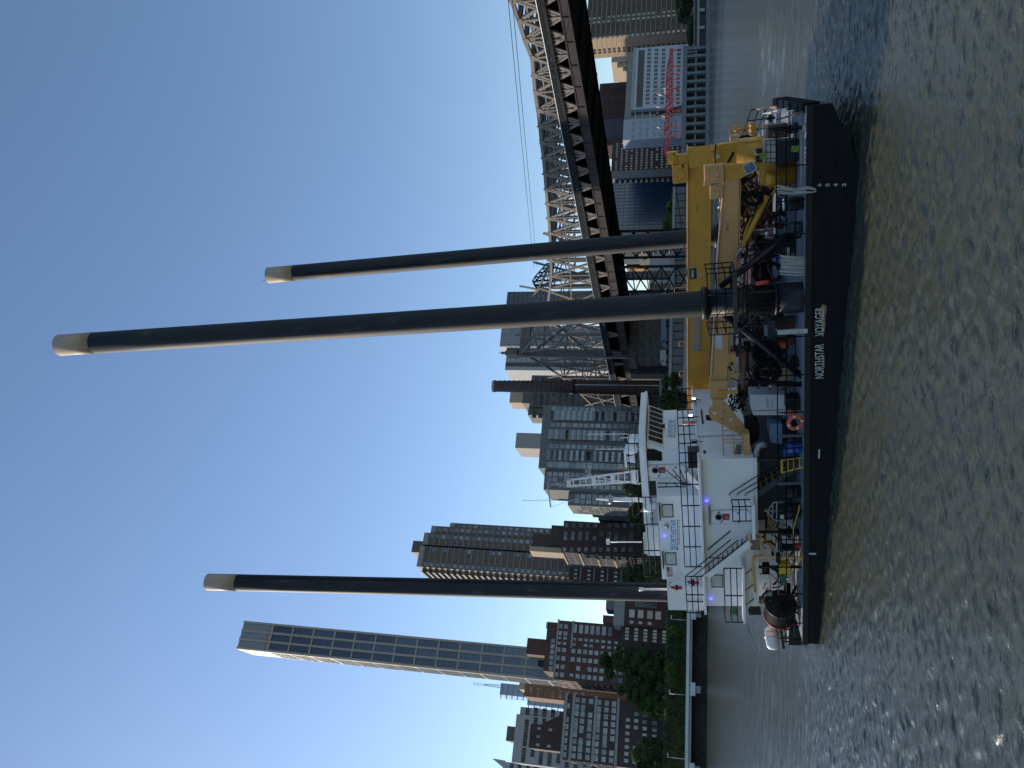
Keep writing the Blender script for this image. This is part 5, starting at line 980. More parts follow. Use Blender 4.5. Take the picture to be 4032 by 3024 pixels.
# far and stern jack sleeves
for (lab, bb, dd) in (('black jack sleeve around the far side spud', b2, d2), ('black jack sleeve around the stern spud', b3, d3)):
    J = bthing('jack_sleeve', lab, 'jack sleeve', ax(0, bb, dd)); J.part('sleeve', MB().tube([ax(-.9, bb, dd), ax(2.4, bb, dd)], SR + .09, 32), SLV); J.part('collar_ring', MB().tube([ax(2.3, bb, dd), ax(2.55, bb, dd)], SR + .17, 32), SLV)

# ---------------- far yellow crane ----------------
YT = 7.2
CA = bthing('knuckle_crane', 'large bright yellow crane with box boom reaching left behind the wheelhouse', 'crane', (T_(QE(1200, 700), YT).x, YT + .6, 0), None)
bh = [T_(QE(440, 900), YT), T_(QE(682, 900), YT)]; right = [T_(QE(442, 640), YT), T_(QE(685, 640), YT)]; TL = 10.1; left = [T_(QA(718, 200), TL), T_(QA(940, 200), TL)]; dl = (left[0] - right[0]); lt2, lb2 = left[0] + dl * .12, left[1] + dl * .12
mbm = MB(); off = Vector((0, .75, 0)); A_ = [right[1], right[0], lt2, lb2]; mbm.prism(A_, off); boom = CA.part('boom', mbm, YEL)
e = Vector((0, -.02, 0)); CA.part('boom_flange', MB().bar(right[0] + Vector((0, .375, .02)), lt2 + Vector((0, .375, .02)), .86, .05), YEL, boom); CA.part('boom_flange', MB().bar(right[1] + Vector((0, .375, -.02)), lb2 + Vector((0, .375, -.02)), .86, .05), YEL, boom)
def onboom(fn, x, y):
    u_ = fn(x, y); f0 = (3024 - u_[0]); t = YT
    for _ in range(6): p = T_(u_, t); f = (right[0].x - p.x) / (right[0].x - left[0].x); t = YT + (TL - YT) * f
    return T_(u_, t - .02)
def boomtext(s, fn, x0, x1, y0, y1, m, shear=0, bold=0): a, b, c = onboom(fn, x1, y1), onboom(fn, x1, y0), onboom(fn, x0, y1); CA.part('boom_lettering', text_mb(s, a, b - a, (0, 0, 1), (b - a).length, c.z - a.z, shear=shear, bold=bold), m, boom, label='lettering on the boom')
boomtext('SWL 80T', QE, 533, 552, 1256, 1332, BLACKP); boomtext('N', QD, 482, 562, 985, 1052, LB, .2, .02); boomtext('ORTHSTAR', QD, 492, 555, 520, 980, LB, .2, .02); boomtext('MARINE SERVICES  EST. 1998', QD, 580, 602, 470, 980, LG)
a, b = onboom(QD, 570, 1065), onboom(QD, 570, 480); CA.part('logo_rule', MB().bar(a, b, .012, .03), LG, boom); a, b = onboom(QD, 530, 1042), onboom(QD, 615, 1042); CA.part('logo_star', MB().bar(a, b, .012, .03), LG, boom)
for (y, hh2) in ((975, 100), (1300, 95), (385, 150)): a = onboom(QD, 440, y + 25); b = onboom(QD, 440, y - 25); h_ = onboom(QD, 440 - hh2, y).z - a.z; CA.part('boom_handle', MB().tube([a, a + Vector((0, 0, h_)), b + Vector((0, 0, h_)), b], .02, 6), TAN, boom)
CA.part('king_post', pT(QE, [(690, 625), (820, 600), (1240, 552), (1420, 560), (1420, 830), (1170, 835), (1050, 760), (985, 690), (690, 690)], YT - .05, 1.1), YEL); CA.part('king_post_plate', pT(QE, [(688, 690), (690, 830), (1150, 835), (1190, 780), (1050, 690), (985, 672), (800, 672)], YT - .13, .08), YEL)
CA.part('rear_bracket', pT(QE, [(680, 610), (815, 600), (820, 665), (690, 670)], YT + .3, .5), mat('bracket_brown', (.25, .13, .05), .6)); CA.part('pedestal', MB().cyl((T_(QE(1400, 690), YT).x, YT + .5, .02), (T_(QE(1400, 690), YT).x, YT + .5, 1.9), .75, n=24), YEL)  # rear bracket in plain brown
def disc(T, fn, x, y, rpx, t, m, par=None, name='pin_boss', d=.07, ring=True):
    c = T_(fn(x, y), t); r = abs(T_(fn(x + rpx, y), t).z - c.z); o = T.part(name, MB().cyl(c, c + Vector((0, -d, 0)), r, n=24), m, par)
    if ring: T.part('bolt_ring', MB().torus(c + Vector((0, -d, 0)), (0, 1, 0), r * .86, r * .05 + .006, 24, 5), m, par)
    return c
disc(CA, QE, 760, 730, 62, YT - .14, YEL); disc(CA, QE, 760, 735, 26, YT - .22, GALV, ring=False, d=.1)
def sbox(T, fn, x0, x1, y0, y1, t, th, m, dx=None, name='sheave_box'):
    T.part(name, boxT(fn, x0, x1, y0, y1, t, th), m)
    if dx: disc(T, fn, dx[0], dx[1], dx[2], t, m, name='cover_plate', d=.03)
sbox(CA, QE, 218, 318, 690, 825, YT - .1, .8, YEL, (268, 770, 40)); sbox(CA, QE, 319, 441, 712, 822, YT, .6, YEL); sbox(CA, QE, 272, 440, 826, 1028, YT - .15, .9, YEL, (355, 935, 58))
sbox(CA, QE, 445, 688, 625, 850, YT - .10, .09, YEL, None, 'cheek_plate'); CA.part('sight_hole', boxT(QE, 372, 396, 826, 858, YT - .16, .009), BLACKP); CA.part('sight_hole', boxT(QE, 280, 296, 700, 722, YT - .11, .009), BLACKP)
CA.part('winch_motor', MB().cyl(T_(QE(690, 640), YT + .5), T_(QE(690, 640), YT - .1), .16, n=14), TAN); CA.part('hoist_wire', MB().tube([T_(QE(300, 1030), YT), T_(QE(345, 1350), YT + .2), T_(QE(395, 1659), YT + .8), onboom(QD, 440, 300)], .022, 6), STEELD)
# ---------------- near tan crane ----------------
NT = 2.1
CB = bthing('deck_crane', 'tan crane with folded jib standing on the near bow corner', 'crane', (T_(QE(1640, 920), NT).x, NT + .5, .02))
px_ = T_(QE(1640, 925), NT - .1).x; pr = (T_(QE(1560, 790), NT).x - T_(QE(1560, 1058), NT).x) / 2; pzt2 = T_(QE(1405, 920), NT).z
CB.part('pedestal', MB().tube([(px_, NT + .6, .025), (px_, NT + .6, pzt2 - .08), (px_, NT + .6, pzt2 - .079), (px_, NT + .6, pzt2)], [pr, pr, pr * 1.12, pr * 1.12], 28), YEL)
CB.part('turret', pT(QE, [(1400, 780), (1400, 1055), (1330, 1075), (1240, 1040), (1215, 830), (1240, 790)], NT, .9), YEL); CB.part('slew_drum', MB().tube([T_(QE(1385, 985), NT - .25), T_(QE(1275, 985), NT - .25)], [.26, .26], 20), YEL)
CB.part('column', pT(QE, [(1240, 800), (1240, 870), (1060, 950), (1000, 985), (836, 990), (832, 822), (1020, 822), (1180, 790)], NT + .05, .6), YEL); CB.part('column_rib', boxT(QE, 836, 1008, 822, 876, NT, .05), YEL)
bpts = [(QE, 836, 985), (QD, 765, 40), (QD, 730, 700), (QD, 695, 1300), (QD, 690, 1555), (QD, 852, 1545), (QD, 866, 1300), (QD, 890, 700), (QD, 985, 40), (QE, 996, 985)]
jb = MB().prism([T_(f(x, y), NT + .1) for f, x, y in bpts], (0, .5, 0)); jboom = CB.part('boom', jb, TAN)
for pts_, s_ in (((bpts[0], bpts[1], bpts[2], bpts[3], bpts[4]), .02), ((bpts[9], bpts[8], bpts[7], bpts[6], bpts[5]), -.02)):
    P_ = [T_(f(x, y), NT + .35) + Vector((0, 0, s_)) for f, x, y in pts_]
    for a, b in zip(P_[:-1], P_[1:]): CB.part('boom_flange', MB().bar(a, b, .60, .035), TAN, jboom)
a, b, c = T_(QE(883, 1540), NT + .09), T_(QE(883, 1438), NT + .09), T_(QE(852, 1540), NT + .09); CB.part('boom_lettering', text_mb('SWL 15 T', a, (1, 0, 0), (0, 0, 1), b.x - a.x, c.z - a.z), BLACKP, jboom, label='SWL 15 T lettering')
CB.part('white_placard', boxT(QD, 733, 812, 868, 1032, NT + .085, .012), mat('placard_white', (.55, .6, .66), .5), jboom)
sbox(CB, QE, 622, 828, 832, 1028, NT - .12, .7, TAN, (718, 928, 70)); sbox(CB, QE, 682, 820, 1062, 1198, NT - .05, .5, TAN, (742, 1145, 42)); CB.part('side_plate', boxT(QE, 615, 682, 1030, 1058, NT - .1, .5), TAN)
CB.part('sheave', MB().cyl(T_(QE(790, 1370), NT + .3), T_(QE(790, 1370), NT), .10, n=14), TAN); CB.part('boom_pipe', MB().tube([T_(QE(800, 1400), NT + .05), T_(QD(760, 60), NT + .05), T_(QD(735, 560), NT + .05), T_(QD(700, 1300), NT + .05)], .03, 8), TAN, jboom)
CB.part('boom_pipe', MB().tube([T_(QE(830, 1320), NT + .02), T_(QE(780, 1600), NT + .02), T_(QD(745, 700), NT + .02)], .016, 6), GALV, jboom)
CB.part('valve_block', boxT(QD, 868, 960, 1085, 1215, NT + .1, .3), TAN, jboom); CB.part('valve_block', boxT(QD, 875, 940, 1216, 1300, NT + .05, .3), TAN, jboom); CB.part('valve_block', boxT(QD, 885, 985, 1301, 1370, NT + .1, .3), TAN, jboom)
for (x, y) in ((890, 1235), (915, 1195), (905, 1260)): disc(CB, QD, x, y, 16, NT + .04, DARKM, jboom, 'gauge', .03, False)
CB.part('end_fitting', pT(QA, [(952, 0), (958, 190), (1130, 200), (1150, 0)], NT, .65), TAN); CB.part('hinge_block', boxT(QA, 985, 1110, 203, 282, NT - .1, .75), TAN)
jp = [(940, 312), (985, 262), (1120, 232), (1205, 330), (1352, 520), (1362, 560), (1345, 592), (1312, 602), (1285, 590), (965, 412), (942, 372)]
for tt in (NT - .05, NT + .45): CB.part('jib_plate', pT(QA, jp, tt, .09), TAN)
for (x, y, r_) in ((1005, 345, 22), (1185, 410, 26), (1320, 550, 16), (1108, 330, 8), (1085, 412, 8), (1248, 500, 10)): disc(CB, QA, x, y, r_, NT - .05, RUST if r_ < 20 else GALV, None, 'jib_pin', .06, False)
CB.part('tan_strut', boxT(QA, 1042, 1258, 108, 140, NT - .1, .08), YEL)
CB.part('lift_cylinder', MB().tube([T_(QW(900, 520), NT - .1), T_(QW(340, 1659), NT - .1), T_(QF(545, 545), NT - .1)], [.115, .115, .105], 18), YEL); CB.part('cylinder_rod', MB().cyl(T_(QF(545, 545), NT - .1), T_(QF(420, 720), NT), .05, n=12), GALV); CB.part('cylinder_lug', pT(QW, [(990, 530), (1040, 430), (1150, 260), (1165, 300), (1110, 420)], NT - .2, .1), YEL)
CB.part('cylinder_pipe', MB().tube([T_(QW(425, 1150), NT - .25), T_(QW(220, 1650), NT - .25), T_(QF(570, 390), NT - .25)], .025, 7), SAFETY)
# folding walkway frame at the jib end
WF = bthing('tan_platform', 'small tan railed platform hanging below the jib before the white house', 'platform', (T_(QA(1360, 700), 1.2).x, 1.2, T_(QA(1388, 700), 1.2).z))
WF.part('platform_beam', boxT(QA, 1322, 1388, 582, 828, 1.1, .6), TAN)
for (a, b) in (((1090, 490), (1105, 825)), ((1205, 560), (1222, 820)), ((1090, 490), (1330, 500)), ((1095, 640), (1335, 640)), ((1100, 672), (1335, 672)), ((1105, 825), (1345, 825)), ((1110, 540), (1300, 545))): WF.part('platform_rail', MB().cyl(T_(QA(*a), 1.15), T_(QA(*b), 1.15), .028, n=7), TAN)
nt_ = MB(); pts = [(1225, 780), (1240, 690), (1300, 680), (1310, 800)]
for k in range(7):
    a = T_(QA(1228 + 3 * k, 790 - 15 * k), 1.2); b = T_(QA(1300, 790 - 15 * k), 1.2); nt_.tube([a, b], .014, 5)
for k in range(5): nt_.tube([T_(QA(1230 + 16 * k, 795), 1.2), T_(QA(1245 + 12 * k, 690), 1.2)], .014, 5)
WF.part('net', nt_, BLACKP)

# ---------------- things on deck ----------------
def drum(label, fn, x0, x1, y0, y1, t, m, group=None, lid=None, name='drum', cat='drum', z0=.03):
    c = T_(fn((x0 + x1) / 2, (y0 + y1) / 2), t); r = abs(T_(fn(x1, y0), t).x - T_(fn(x1, y1), t).x) / 2; zt = T_(fn(x0, (y0 + y1) / 2), t).z; zb = z0 if z0 is not None else T_(fn(x1, (y0 + y1) / 2), t).z; h = zt - zb
    D_ = bthing(name, label, cat, (c.x, t + r, zb), group); P_ = [(c.x, t + r, zb + h * f) for f in (0, .02, .32, .34, .36, .64, .66, .68, .98, 1)]
    D_.part('shell', MB().tube(P_, [r * .96, r, r, r * 1.03, r, r, r * 1.03, r, r, r * .95], 22), m); D_.part('lid', MB().cyl((c.x, t + r, zb + h), (c.x, t + r, zb + h + .02), r * .9, n=22), lid or m); return D_
drum('blue plastic drum by the rail next to the yellow step ladder', QA, 1795, 2035, 692, 808, .35, BLUEP); drum('blue drum half hidden behind the nearer blue drum', QA, 1760, 1990, 745, 850, 1.3, BLUEP)
drum('black drum with pale lid at the rail near the tan crane', QE, 1492, 1742, 1185, 1335, .35, DARKM, lid=PALEC); drum('black drum behind the rail under the lower stairs', QA, 1795, 2005, 1170, 1300, .5, DARKM); drum('black drum behind the rail left of the lower stairs', QA, 1790, 1990, 1375, 1520, .5, DARKM); drum('black drum beside the lifebuoy at the rail', QA, 1800, 2000, 595, 685, .45, DARKM)
drum('dark green drum at the rail near the bow rope', QW, 1540, 2060, 1290, 1640, .5, mat('dark_green_plastic', (.012, .03, .03), .5, var=.3))
tk = bthing('brown_tank', 'brown horizontal tank at the bow by the yellow platform', 'tank', (T_(QE(1420, 460), 2.6).x, 3.1, .3)); a, b = T_(QE(1420, 385), 2.6), T_(QE(1420, 535), 2.6); r_ = (T_(QE(1308, 460), 2.6).z - T_(QE(1525, 460), 2.6).z) / 2
tk.part('shell', MB().box((b.x, 2.6, a.z - r_), (a.x, 3.6, a.z + r_)), mat('brown_paint', (.11, .065, .045), .6, var=.25, scale=3)); tk.part('saddle', MB().box((b.x + .1, 2.65, .03), (a.x - .1, 3.5, a.z - r_ - .002)), DARKM)
tk.part('yellow_tag', boxT(QT, 1060, 1110, 205, 275, 2.58, .015), SAFETY)
ib = bthing('bulk_tank', 'grey caged liquid tank with clear top beside the tan crane pedestal', 'tank', (T_(QE(1500, 680), 1.3).x, 1.9, .1))
ib.part('bottle', boxT(QE, 1285, 1395, 555, 805, 1.35, 1.1), mat('milky_plastic', (.42, .38, .36), .35, var=.1, scale=5)); ib.part('base', boxT(QE, 1396, 1650, 560, 800, 1.3, 1.15), DARKM)
for y in (562, 610, 690, 760, 800): ib.part('cage_bar', MB().bar(T_(QE(1278, y), 1.3), T_(QE(1396, y), 1.3), .02), RAILM)
for x in (1290, 1340, 1395): ib.part('cage_bar', MB().bar(T_(QE(x, 556), 1.3), T_(QE(x, 806), 1.3), .02), RAILM)
for (y0_, y1_, x0_) in ((648, 700, 1185), (725, 800, 1185)): bsolo('tool_case', 'black tool case standing on the bulk tank, %s one' % ('right' if y0_ < 700 else 'left'), 'case', boxT(QE, x0_, 1240, y0_, y1_, 1.45, .35).box((0, 0, 0), (0, 0, 0)) if False else boxT(QE, x0_, 1252, y0_, y1_, 1.45, .35), BLACKP, 'tool cases on the bulk tank')
def vest(label, fn, x, y, t):
    p = T_(fn(x, y), t); bsolo('safety_vest', label, 'safety vest', MB().add([p + Vector(q_) for q_ in ((-.11, 0, -.12), (.11, .02, -.14), (.12, 0, .1), (.02, -.03, .12), (-.1, .01, .13), (-.11, .05, -.12), (.11, .07, -.14), (.12, .05, .1), (.02, .03, .12), (-.1, .06, .13))], [(0, 1, 2, 3, 4), (9, 8, 7, 6, 5), (0, 5, 6, 1), (1, 6, 7, 2), (2, 7, 8, 3), (3, 8, 9, 4), (4, 9, 5, 0)]), HIVIZ)
vest('hi-vis green vest on the bulk tank by the tool cases', QE, 1258, 735, 1.25); vest('hi-vis green vest hanging on the rail below the bulk tank', QE, 1605, 655, .02)
# solar panel
sp = bthing('solar_panel', 'tilted blue solar panel clamped to the tan crane turret', 'solar panel', T_(QE(1120, 860), NT - .5)); q4 = [T_(QE(*p), NT - .5) for p in ((1030, 848), (1138, 782), (1190, 868), (1082, 935))]
for i in (2, 3): q4[i] = q4[i] + Vector((0, -.12, 0))
nn = (q4[1] - q4[0]).cross(q4[3] - q4[0]).normalized(); nn = nn if nn.y < 0 else -nn; sp.part('frame', MB().prism(q4, -nn * .04), GALV); cc = (q4[0] + q4[2]) / 2
sp.part('cells', MB().prism([cc + (p - cc) * .9 + nn * .003 for p in q4], nn * .004), mat('solar_cells', (.012, .03, .12), .15, var=.2, scale=12))
for k in range(1, 5):
    a = q4[0].lerp(q4[1], k / 5); b = q4[3].lerp(q4[2], k / 5); sp.part('cell_line', MB().bar(cc + (a - cc) * .9 + nn * .009, cc + (b - cc) * .9 + nn * .009, .006, .004), GALV)
sp.part('bracket', MB().bar(cc - nn * .04, cc - nn * .45 + Vector((0, 0, -.3)), .05), DARKM)
# coils of white rope
def coil(label, fn, x0, x1, y0, y1, t, n, name='rope_coil'):
    T = bthing(name, label, 'rope', T_(fn(x1, (y0 + y1) / 2), t)); rng = np.random.RandomState(n)
    for k in range(n):
        y = y0 + (y1 - y0) * (k + .5) / n; jz = rng.uniform(-18, 18); a, b = T_(fn(x0 + jz, y - rng.uniform(0, 25)), t), T_(fn(x1 + rng.uniform(-18, 18), y + rng.uniform(0, 20)), t); r_ = abs(T_(fn(x0, y0), t).x - T_(fn(x0, y1), t).x) / n * .52
        pts = [a + Vector((0, .12, -.03)), a + Vector((0, .02, .02)), a + Vector((0, -.04, -.03)), a.lerp(b, .5) + Vector((rng.uniform(-.015, .015), -.05, 0)), b + Vector((0, -.04, .03)), b + Vector((0, .02, -.01)), b + Vector((0, .12, .03))]
        T.part('rope_turn', MB().tube(pts, r_, 7), ROPE)
    return T
coil('thick white rope coiled over the rail right of the nearest spud', QF, 1225, 1700, 700, 1030, .12, 12); rc = coil('white rope hank tied on the rail by the draught marks', QE, 1425, 1640, 1068, 1150, .12, 5)
for k in range(3): o_ = .02 * k; rc.part('rope_bight', MB().tube([T_(QE(1600, 1085 + 15 * k), .1), T_(QE(1750, 1065 + 10 * k), -.1 - o_), T_(QE(1825, 1085 + 8 * k), -.14 - o_), T_(QE(1835, 1105 + 4 * k), -.14 - o_), T_(QE(1800, 1125), -.12 - o_), T_(QE(1700, 1115 + 10 * k), -.09), T_(QE(1580, 1120 + 8 * k), .1)], .022, 6), ROPE)
bsolo('white_fender_post', 'short white post behind the coiled rope at the rail', 'post', boxT(QF, 1300, 1365, 560, 700, .3, .1), GREYM)
# lifebuoys
def buoy(label, fn, x, y, rpx, t, axis):
    c = T_(fn(x, y), t); R_ = abs(T_(fn(x + rpx, y), t).z - c.z); ax_ = Vector(axis).normalized(); T = bthing('lifebuoy', label, 'lifebuoy', c - Vector((0, 0, R_)), 'lifebuoys'); T.part('ring', MB().torus(c, ax_, R_ * .80, R_ * .22, 32, 10), ORANGE)
    for k in range(4): T.part('reflective_band', MB().torus(c, ax_, R_ * .80, R_ * .228, 5, 10, a0=k * math.pi / 2 + .4, a1=k * math.pi / 2 + .65), WL)
    T.part('grab_line', MB().torus(c, ax_, R_ * 1.06, .012, 28, 5), ROPE)
buoy('orange lifebuoy with white bands on the main deck rail', QA, 1888, 452, 95, .06, (.1, 1, .15)); buoy('faded red lifebuoy on the upper deck rail before the wheelhouse', QA, 728, 455, 76, .30, (1, .55, .1)) if False else buoy('faded red lifebuoy on the upper deck rail before the wheelhouse', QA, 728, 455, 76, .9, (1, .35, .1))
# step ladder
sl2 = bthing('step_ladder', 'yellow step ladder standing at the rail by the blue drum', 'ladder', T_(QA(2020, 900), .25)); a0, a1 = T_(QA(1735, 1000), .25), T_(QA(2015, 925), .25); b0, b1_ = T_(QA(1735, 865), .55), T_(QA(2000, 825), .55)
sl2.part('rail', MB().bar(a0, a1, .07, .035), SAFETY); sl2.part('rail', MB().bar(b0, b1_, .07, .035), SAFETY); sl2.part('top_cap', MB().bar(a0, b0, .16, .07), SAFETY)
for k in range(4): sl2.part('step', MB().bar(a0.lerp(a1, .25 + .23 * k), b0.lerp(b1_, .25 + .23 * k), .10, .04), SAFETY)
# tote with print, blue tank, exhaust
tt = bthing('chemical_tote', 'white plastic tote with black print behind the rail under the jib', 'tote', T_(QA(1780, 260), 1.9)); p_ = [(1395, 150), (1400, 300), (1428, 372), (1780, 372), (1780, 150)]; tt.part('body', pT(QA, p_, 1.9, 1.0), mat('tote_white', (.52, .53, .55), .5, var=.06, scale=4))
tt.part('band', boxT(QA, 1420, 1780, 318, 324, 1.89, .008), BLACKP); tt.part('print', text_mb('CASCEAT', T_(QA(1595, 295), 1.895) , (1, 0, 0), (0, 0, 1), T_(QA(1595, 185), 1.895).x - T_(QA(1595, 295), 1.895).x, .1), BLACKP); tt.part('print', text_mb('TAILIT', T_(QA(1645, 290), 1.895), (1, 0, 0), (0, 0, 1), .34, .09), BLACKP)
tb2 = bthing('blue_grey_tank', 'blue grey rounded tank behind the rail above the lifebuoy', 'tank', T_(QA(1740, 580), 1.6)); tb2.part('shell', pT(QA, [(1605, 480), (1600, 600), (1620, 665), (1660, 680), (1740, 680), (1740, 470), (1650, 465)], 1.6, .9), BLUEGREY); tb2.part('stand', boxT(QA, 1741, 1990, 480, 670, 1.7, .7), DARKM)
ex = bthing('exhaust_pipe', 'fat grey exhaust pipe bent under the white house', 'pipe', T_(QA(1560, 680), 1.3)); ex.part('pipe', MB().tube([T_(QA(1560, 700), 1.3), T_(QA(1520, 690), 1.2), T_(QA(1485, 705), 1.15), T_(QA(1462, 760), 1.15), T_(QA(1460, 860), 1.15), T_(QA(1462, 960), 1.15), T_(QA(1475, 1020), 1.4)], .13, 14), GREYM); ex.part('clamp', MB().torus(T_(QA(1460, 800), 1.15), (1, 0, 0), .135, .02, 16, 6), GALV)
sl3 = bthing('grille_cabinet', 'black louvred cabinet on the upper deck beside the wheelhouse door', 'cabinet', T_(QA(840, 860), 1.3)); sl3.part('body', boxT(QA, 716, 840, 768, 948, 1.3, .6), BLACKP)
for k in range(6): sl3.part('louvre', boxT(QA, 728 + 18 * k, 736 + 18 * k, 780, 940, 1.27, .028), DARKM)
# hoses: two big coils
def hose_coil(label, fn, x, y, rx, ry, t, n, m=RUBBER):
    T = bthing('hose_coil', label, 'hose', T_(fn(x + rx, y), t)); rng = np.random.RandomState(n + int(x)); c = T_(fn(x, y), t); RZ_ = abs(T_(fn(x + rx, y), t).z - c.z); RX_ = abs(T_(fn(x, y + ry), t).x - c.x)
    for k in range(n):
        f1, f2 = rng.uniform(.74, 1.02), rng.uniform(.74, 1.02); ph = rng.uniform(0, 6); o = Vector((rng.uniform(-.05, .05), rng.uniform(-.15, .2), rng.uniform(-.05, .05)))
        T.part('hose_loop', MB().tube([c + o + Vector((math.cos(a) * RX_ * f1, .05 * math.sin(a + ph), math.sin(a) * RZ_ * f2)) for a in np.linspace(0, 2 * math.pi, 26)[:-1]], .034, 6, closed=True), m)
hose_coil('big loop of black hose hung left of the nearest spud', QD, 1295, 1075, 170, 110, 1.1, 12); hose_coil('big loop of black hose hung beside the white tote', QD, 1300, 1290, 150, 105, 1.2, 12); hose_coil('black hose bundle hung under the tan crane turret', QE, 1150, 1200, 110, 70, 1.9, 8); hose_coil('loop of black hose right of the nearest spud', QF, 1000, 1000, 290, 190, 2.2, 6); hose_coil('dark hose loops under the rope coil', QF, 700, 640, 110, 70, 1.6, 4, DARKM)
# oxide red drill mast lying along the deck and its pipes
dm = bthing('drill_mast', 'dark red lattice drill mast lying along the deck under the booms', 'drill mast', T_(QD(1080, 700), 4.5))
ca, cb_ = [(QE, 1010, 1480), (QD, 960, 60), (QD, 950, 500), (QD, 945, 1000), (QD, 960, 1085)], [(QE, 1130, 1480), (QD, 1060, 60), (QD, 1040, 500), (QD, 1025, 1000), (QD, 1035, 1085)]
for tt_ in (4.3, 5.1):
    for ch in (ca, cb_): dm.part('chord', MB().tube([T_(f(x, y), tt_) for f, x, y in ch], .055, 6, smooth=False), DRED)
    for k in range(22):
        f_ = k / 21 * 3.98; i = min(3, int(f_)); g = f_ - i; A1 = T_(ca[i][0](*ca[i][1:]), tt_).lerp(T_(ca[i+1][0](*ca[i+1][1:]), tt_), g); B1_ = T_(cb_[i][0](*cb_[i][1:]), tt_).lerp(T_(cb_[i+1][0](*cb_[i+1][1:]), tt_), g)
        dm.part('lacing', MB().bar(A1, B1_ + Vector((.22 if k % 2 else -.22, 0, 0)), .05), DRED)
dm.part('head', boxT(QD, 880, 1040, 1040, 1120, 4.1, .7), DRED); dm.part('support', boxT(QE, 1120, 1700, 1480, 1500, 4.4, .5), DARKM); dm.part('support', boxT(QD, 1060, 1700, 780, 800, 4.4, .5), DARKM)
pp = bthing('rusty_pipe', 'rusty brown pipe lying left of the hose loops under the tan boom', 'pipe', T_(QD(1090, 1250), 2.0)); pp.part('pipe', MB().tube([T_(QD(1050, 1035), 2.0), T_(QD(1045, 1150), 2.0), T_(QD(1040, 1470), 2.0)], [.15, .13, .10], 14), RUST); pp.part('flange', MB().cyl(T_(QD(1050, 1010), 2), T_(QD(1050, 1045), 2), .20, n=16), DARKM); pp.part('thin_pipe', MB().tube([T_(QD(1000, 1080), 2.0), T_(QD(1005, 1300), 2.0)], .05, 10), RUST); pp.part('hanger', MB().bar(T_(QD(940, 1010), 2), T_(QD(1040, 1040), 2), .04).bar(T_(QD(900, 1350), 2), T_(QD(1040, 1400), 2), .04), DARKM)
# machinery blocks on the deck
def blockset(name, label, cat, items, m2=None):
    b0 = items[0]; T = bthing(name, label, cat, T_(b0[0](b0[2], (b0[3] + b0[4]) / 2), b0[5]))
    for (fn, x0, x1, y0, y1, t, th, nm, m) in items: T.part(nm, boxT(fn, x0, x1, y0, y1, t, th), m)
    return T
pw = blockset('power_pack', 'dark hydraulic power pack behind the right deck rail', 'machine', [(QF, 1100, 1650, 380, 640, 2.4, 1.2, 'base', DARKM), (QF, 760, 1100, 420, 480, 2.6, .4, 'rail_beam', DARKM), (QF, 800, 1090, 500, 700, 2.8, .8, 'engine_block', DARKM), (QF, 1160, 1250, 250, 350, 2.2, .4, 'green_motor', GREENP), (QF, 1130, 1240, 700, 780, 2.6, .3, 'filter', BLUEP)])
for k in range(6): pw.part('manifold_pipe', MB().tube([T_(QF(720 + 60 * k, 250 + 30 * k), 2.3), T_(QF(900 + 30 * k, 240 + 35 * k), 2.2), T_(QF(1100, 200 + 40 * k), 2.3)], .03, 7), RUST if k % 2 else GALV)
for k in range(4): pw.part('red_pipe', MB().tube([T_(QF(600, 160 + 12 * k), 3), T_(QF(980, 165 + 12 * k), 3), T_(QF(1260, 185 + 6 * k), 2.8)], .03, 7), DRED)
mm2 = blockset('mixing_machine', 'dark mixing machine with red and green tanks left of the nearest spud', 'machine', [(QM, 1150, 1640, 330, 460, 2.4, 1, 'red_tank', DRED), (QM, 1160, 1310, 465, 570, 2.3, .8, 'green_tank', GREENP), (QM, 1150, 1640, 575, 700, 2.5, 1, 'red_tank', DRED), (QM, 1170, 1300, 670, 760, 2.0, .5, 'orange_case', ORANGE), (QM, 1180, 1420, 1100, 1320, 2.2, .8, 'timber_crate', mat('plywood', (.27, .18, .10), .8, var=.2, scale=4)), (QM, 1080, 1200, 1010, 1120, 2.2, .6, 'green_box', GREENP), (QM, 1020, 1480, 250, 330, 1.6, .5, 'dark_frame', DARKM), (QM, 990, 1120, 280, 870, 1.5, .12, 'dark_board', DKB), (QM, 1640, 1730, 880, 1320, 1.0, .5, 'pale_skid', GREYM), (QM, 1430, 1640, 950, 1090, 1.4, .6, 'pump', DARKM)])
for k in range(5): mm2.part('frame_bar', MB().bar(T_(QM(560, 280 + 60 * k), 3.4), T_(QM(1640, 270 + 62 * k), 3.4), .05), BLACKP)
for k in range(6): mm2.part('frame_bar', MB().bar(T_(QM(560 + 90 * k, 150), 3.4), T_(QM(560 + 90 * k, 560), 3.4), .04), BLACKP)
cs = bthing('cable_sheaf', 'sheaf of black cables hanging at the rail right of the white tote', 'cables', T_(QM(1700, 1400), .6)); rng = np.random.RandomState(5)
for k in range(14): y = 1370 + rng.uniform(-25, 60); cs.part('cable', MB().tube([T_(QM(620 + rng.uniform(0, 60), y - 40), .9), T_(QM(1000, y - 10 + rng.uniform(-20, 20)), .8), T_(QM(1350, y + rng.uniform(-30, 30)), .7), T_(QM(1700, y + rng.uniform(-20, 30)), .6)], .022, 5), RUBBER)
ch = bthing('chain_heap', 'heap of black netting hung below the jib hinge', 'net', T_(QA(1330, 250), 2.6)); rng = np.random.RandomState(6)
for k in range(70): p = T_(QA(rng.uniform(1165, 1320), rng.uniform(110, 300)), 2.6 + rng.uniform(0, .5)); ch.part('net_strand', MB().tube([p, p + Vector((rng.uniform(-.18, .18), 0, rng.uniform(-.1, .1))), p + Vector((rng.uniform(-.25, .25), .05, rng.uniform(-.2, .05)))], .026, 5), RUBBER)
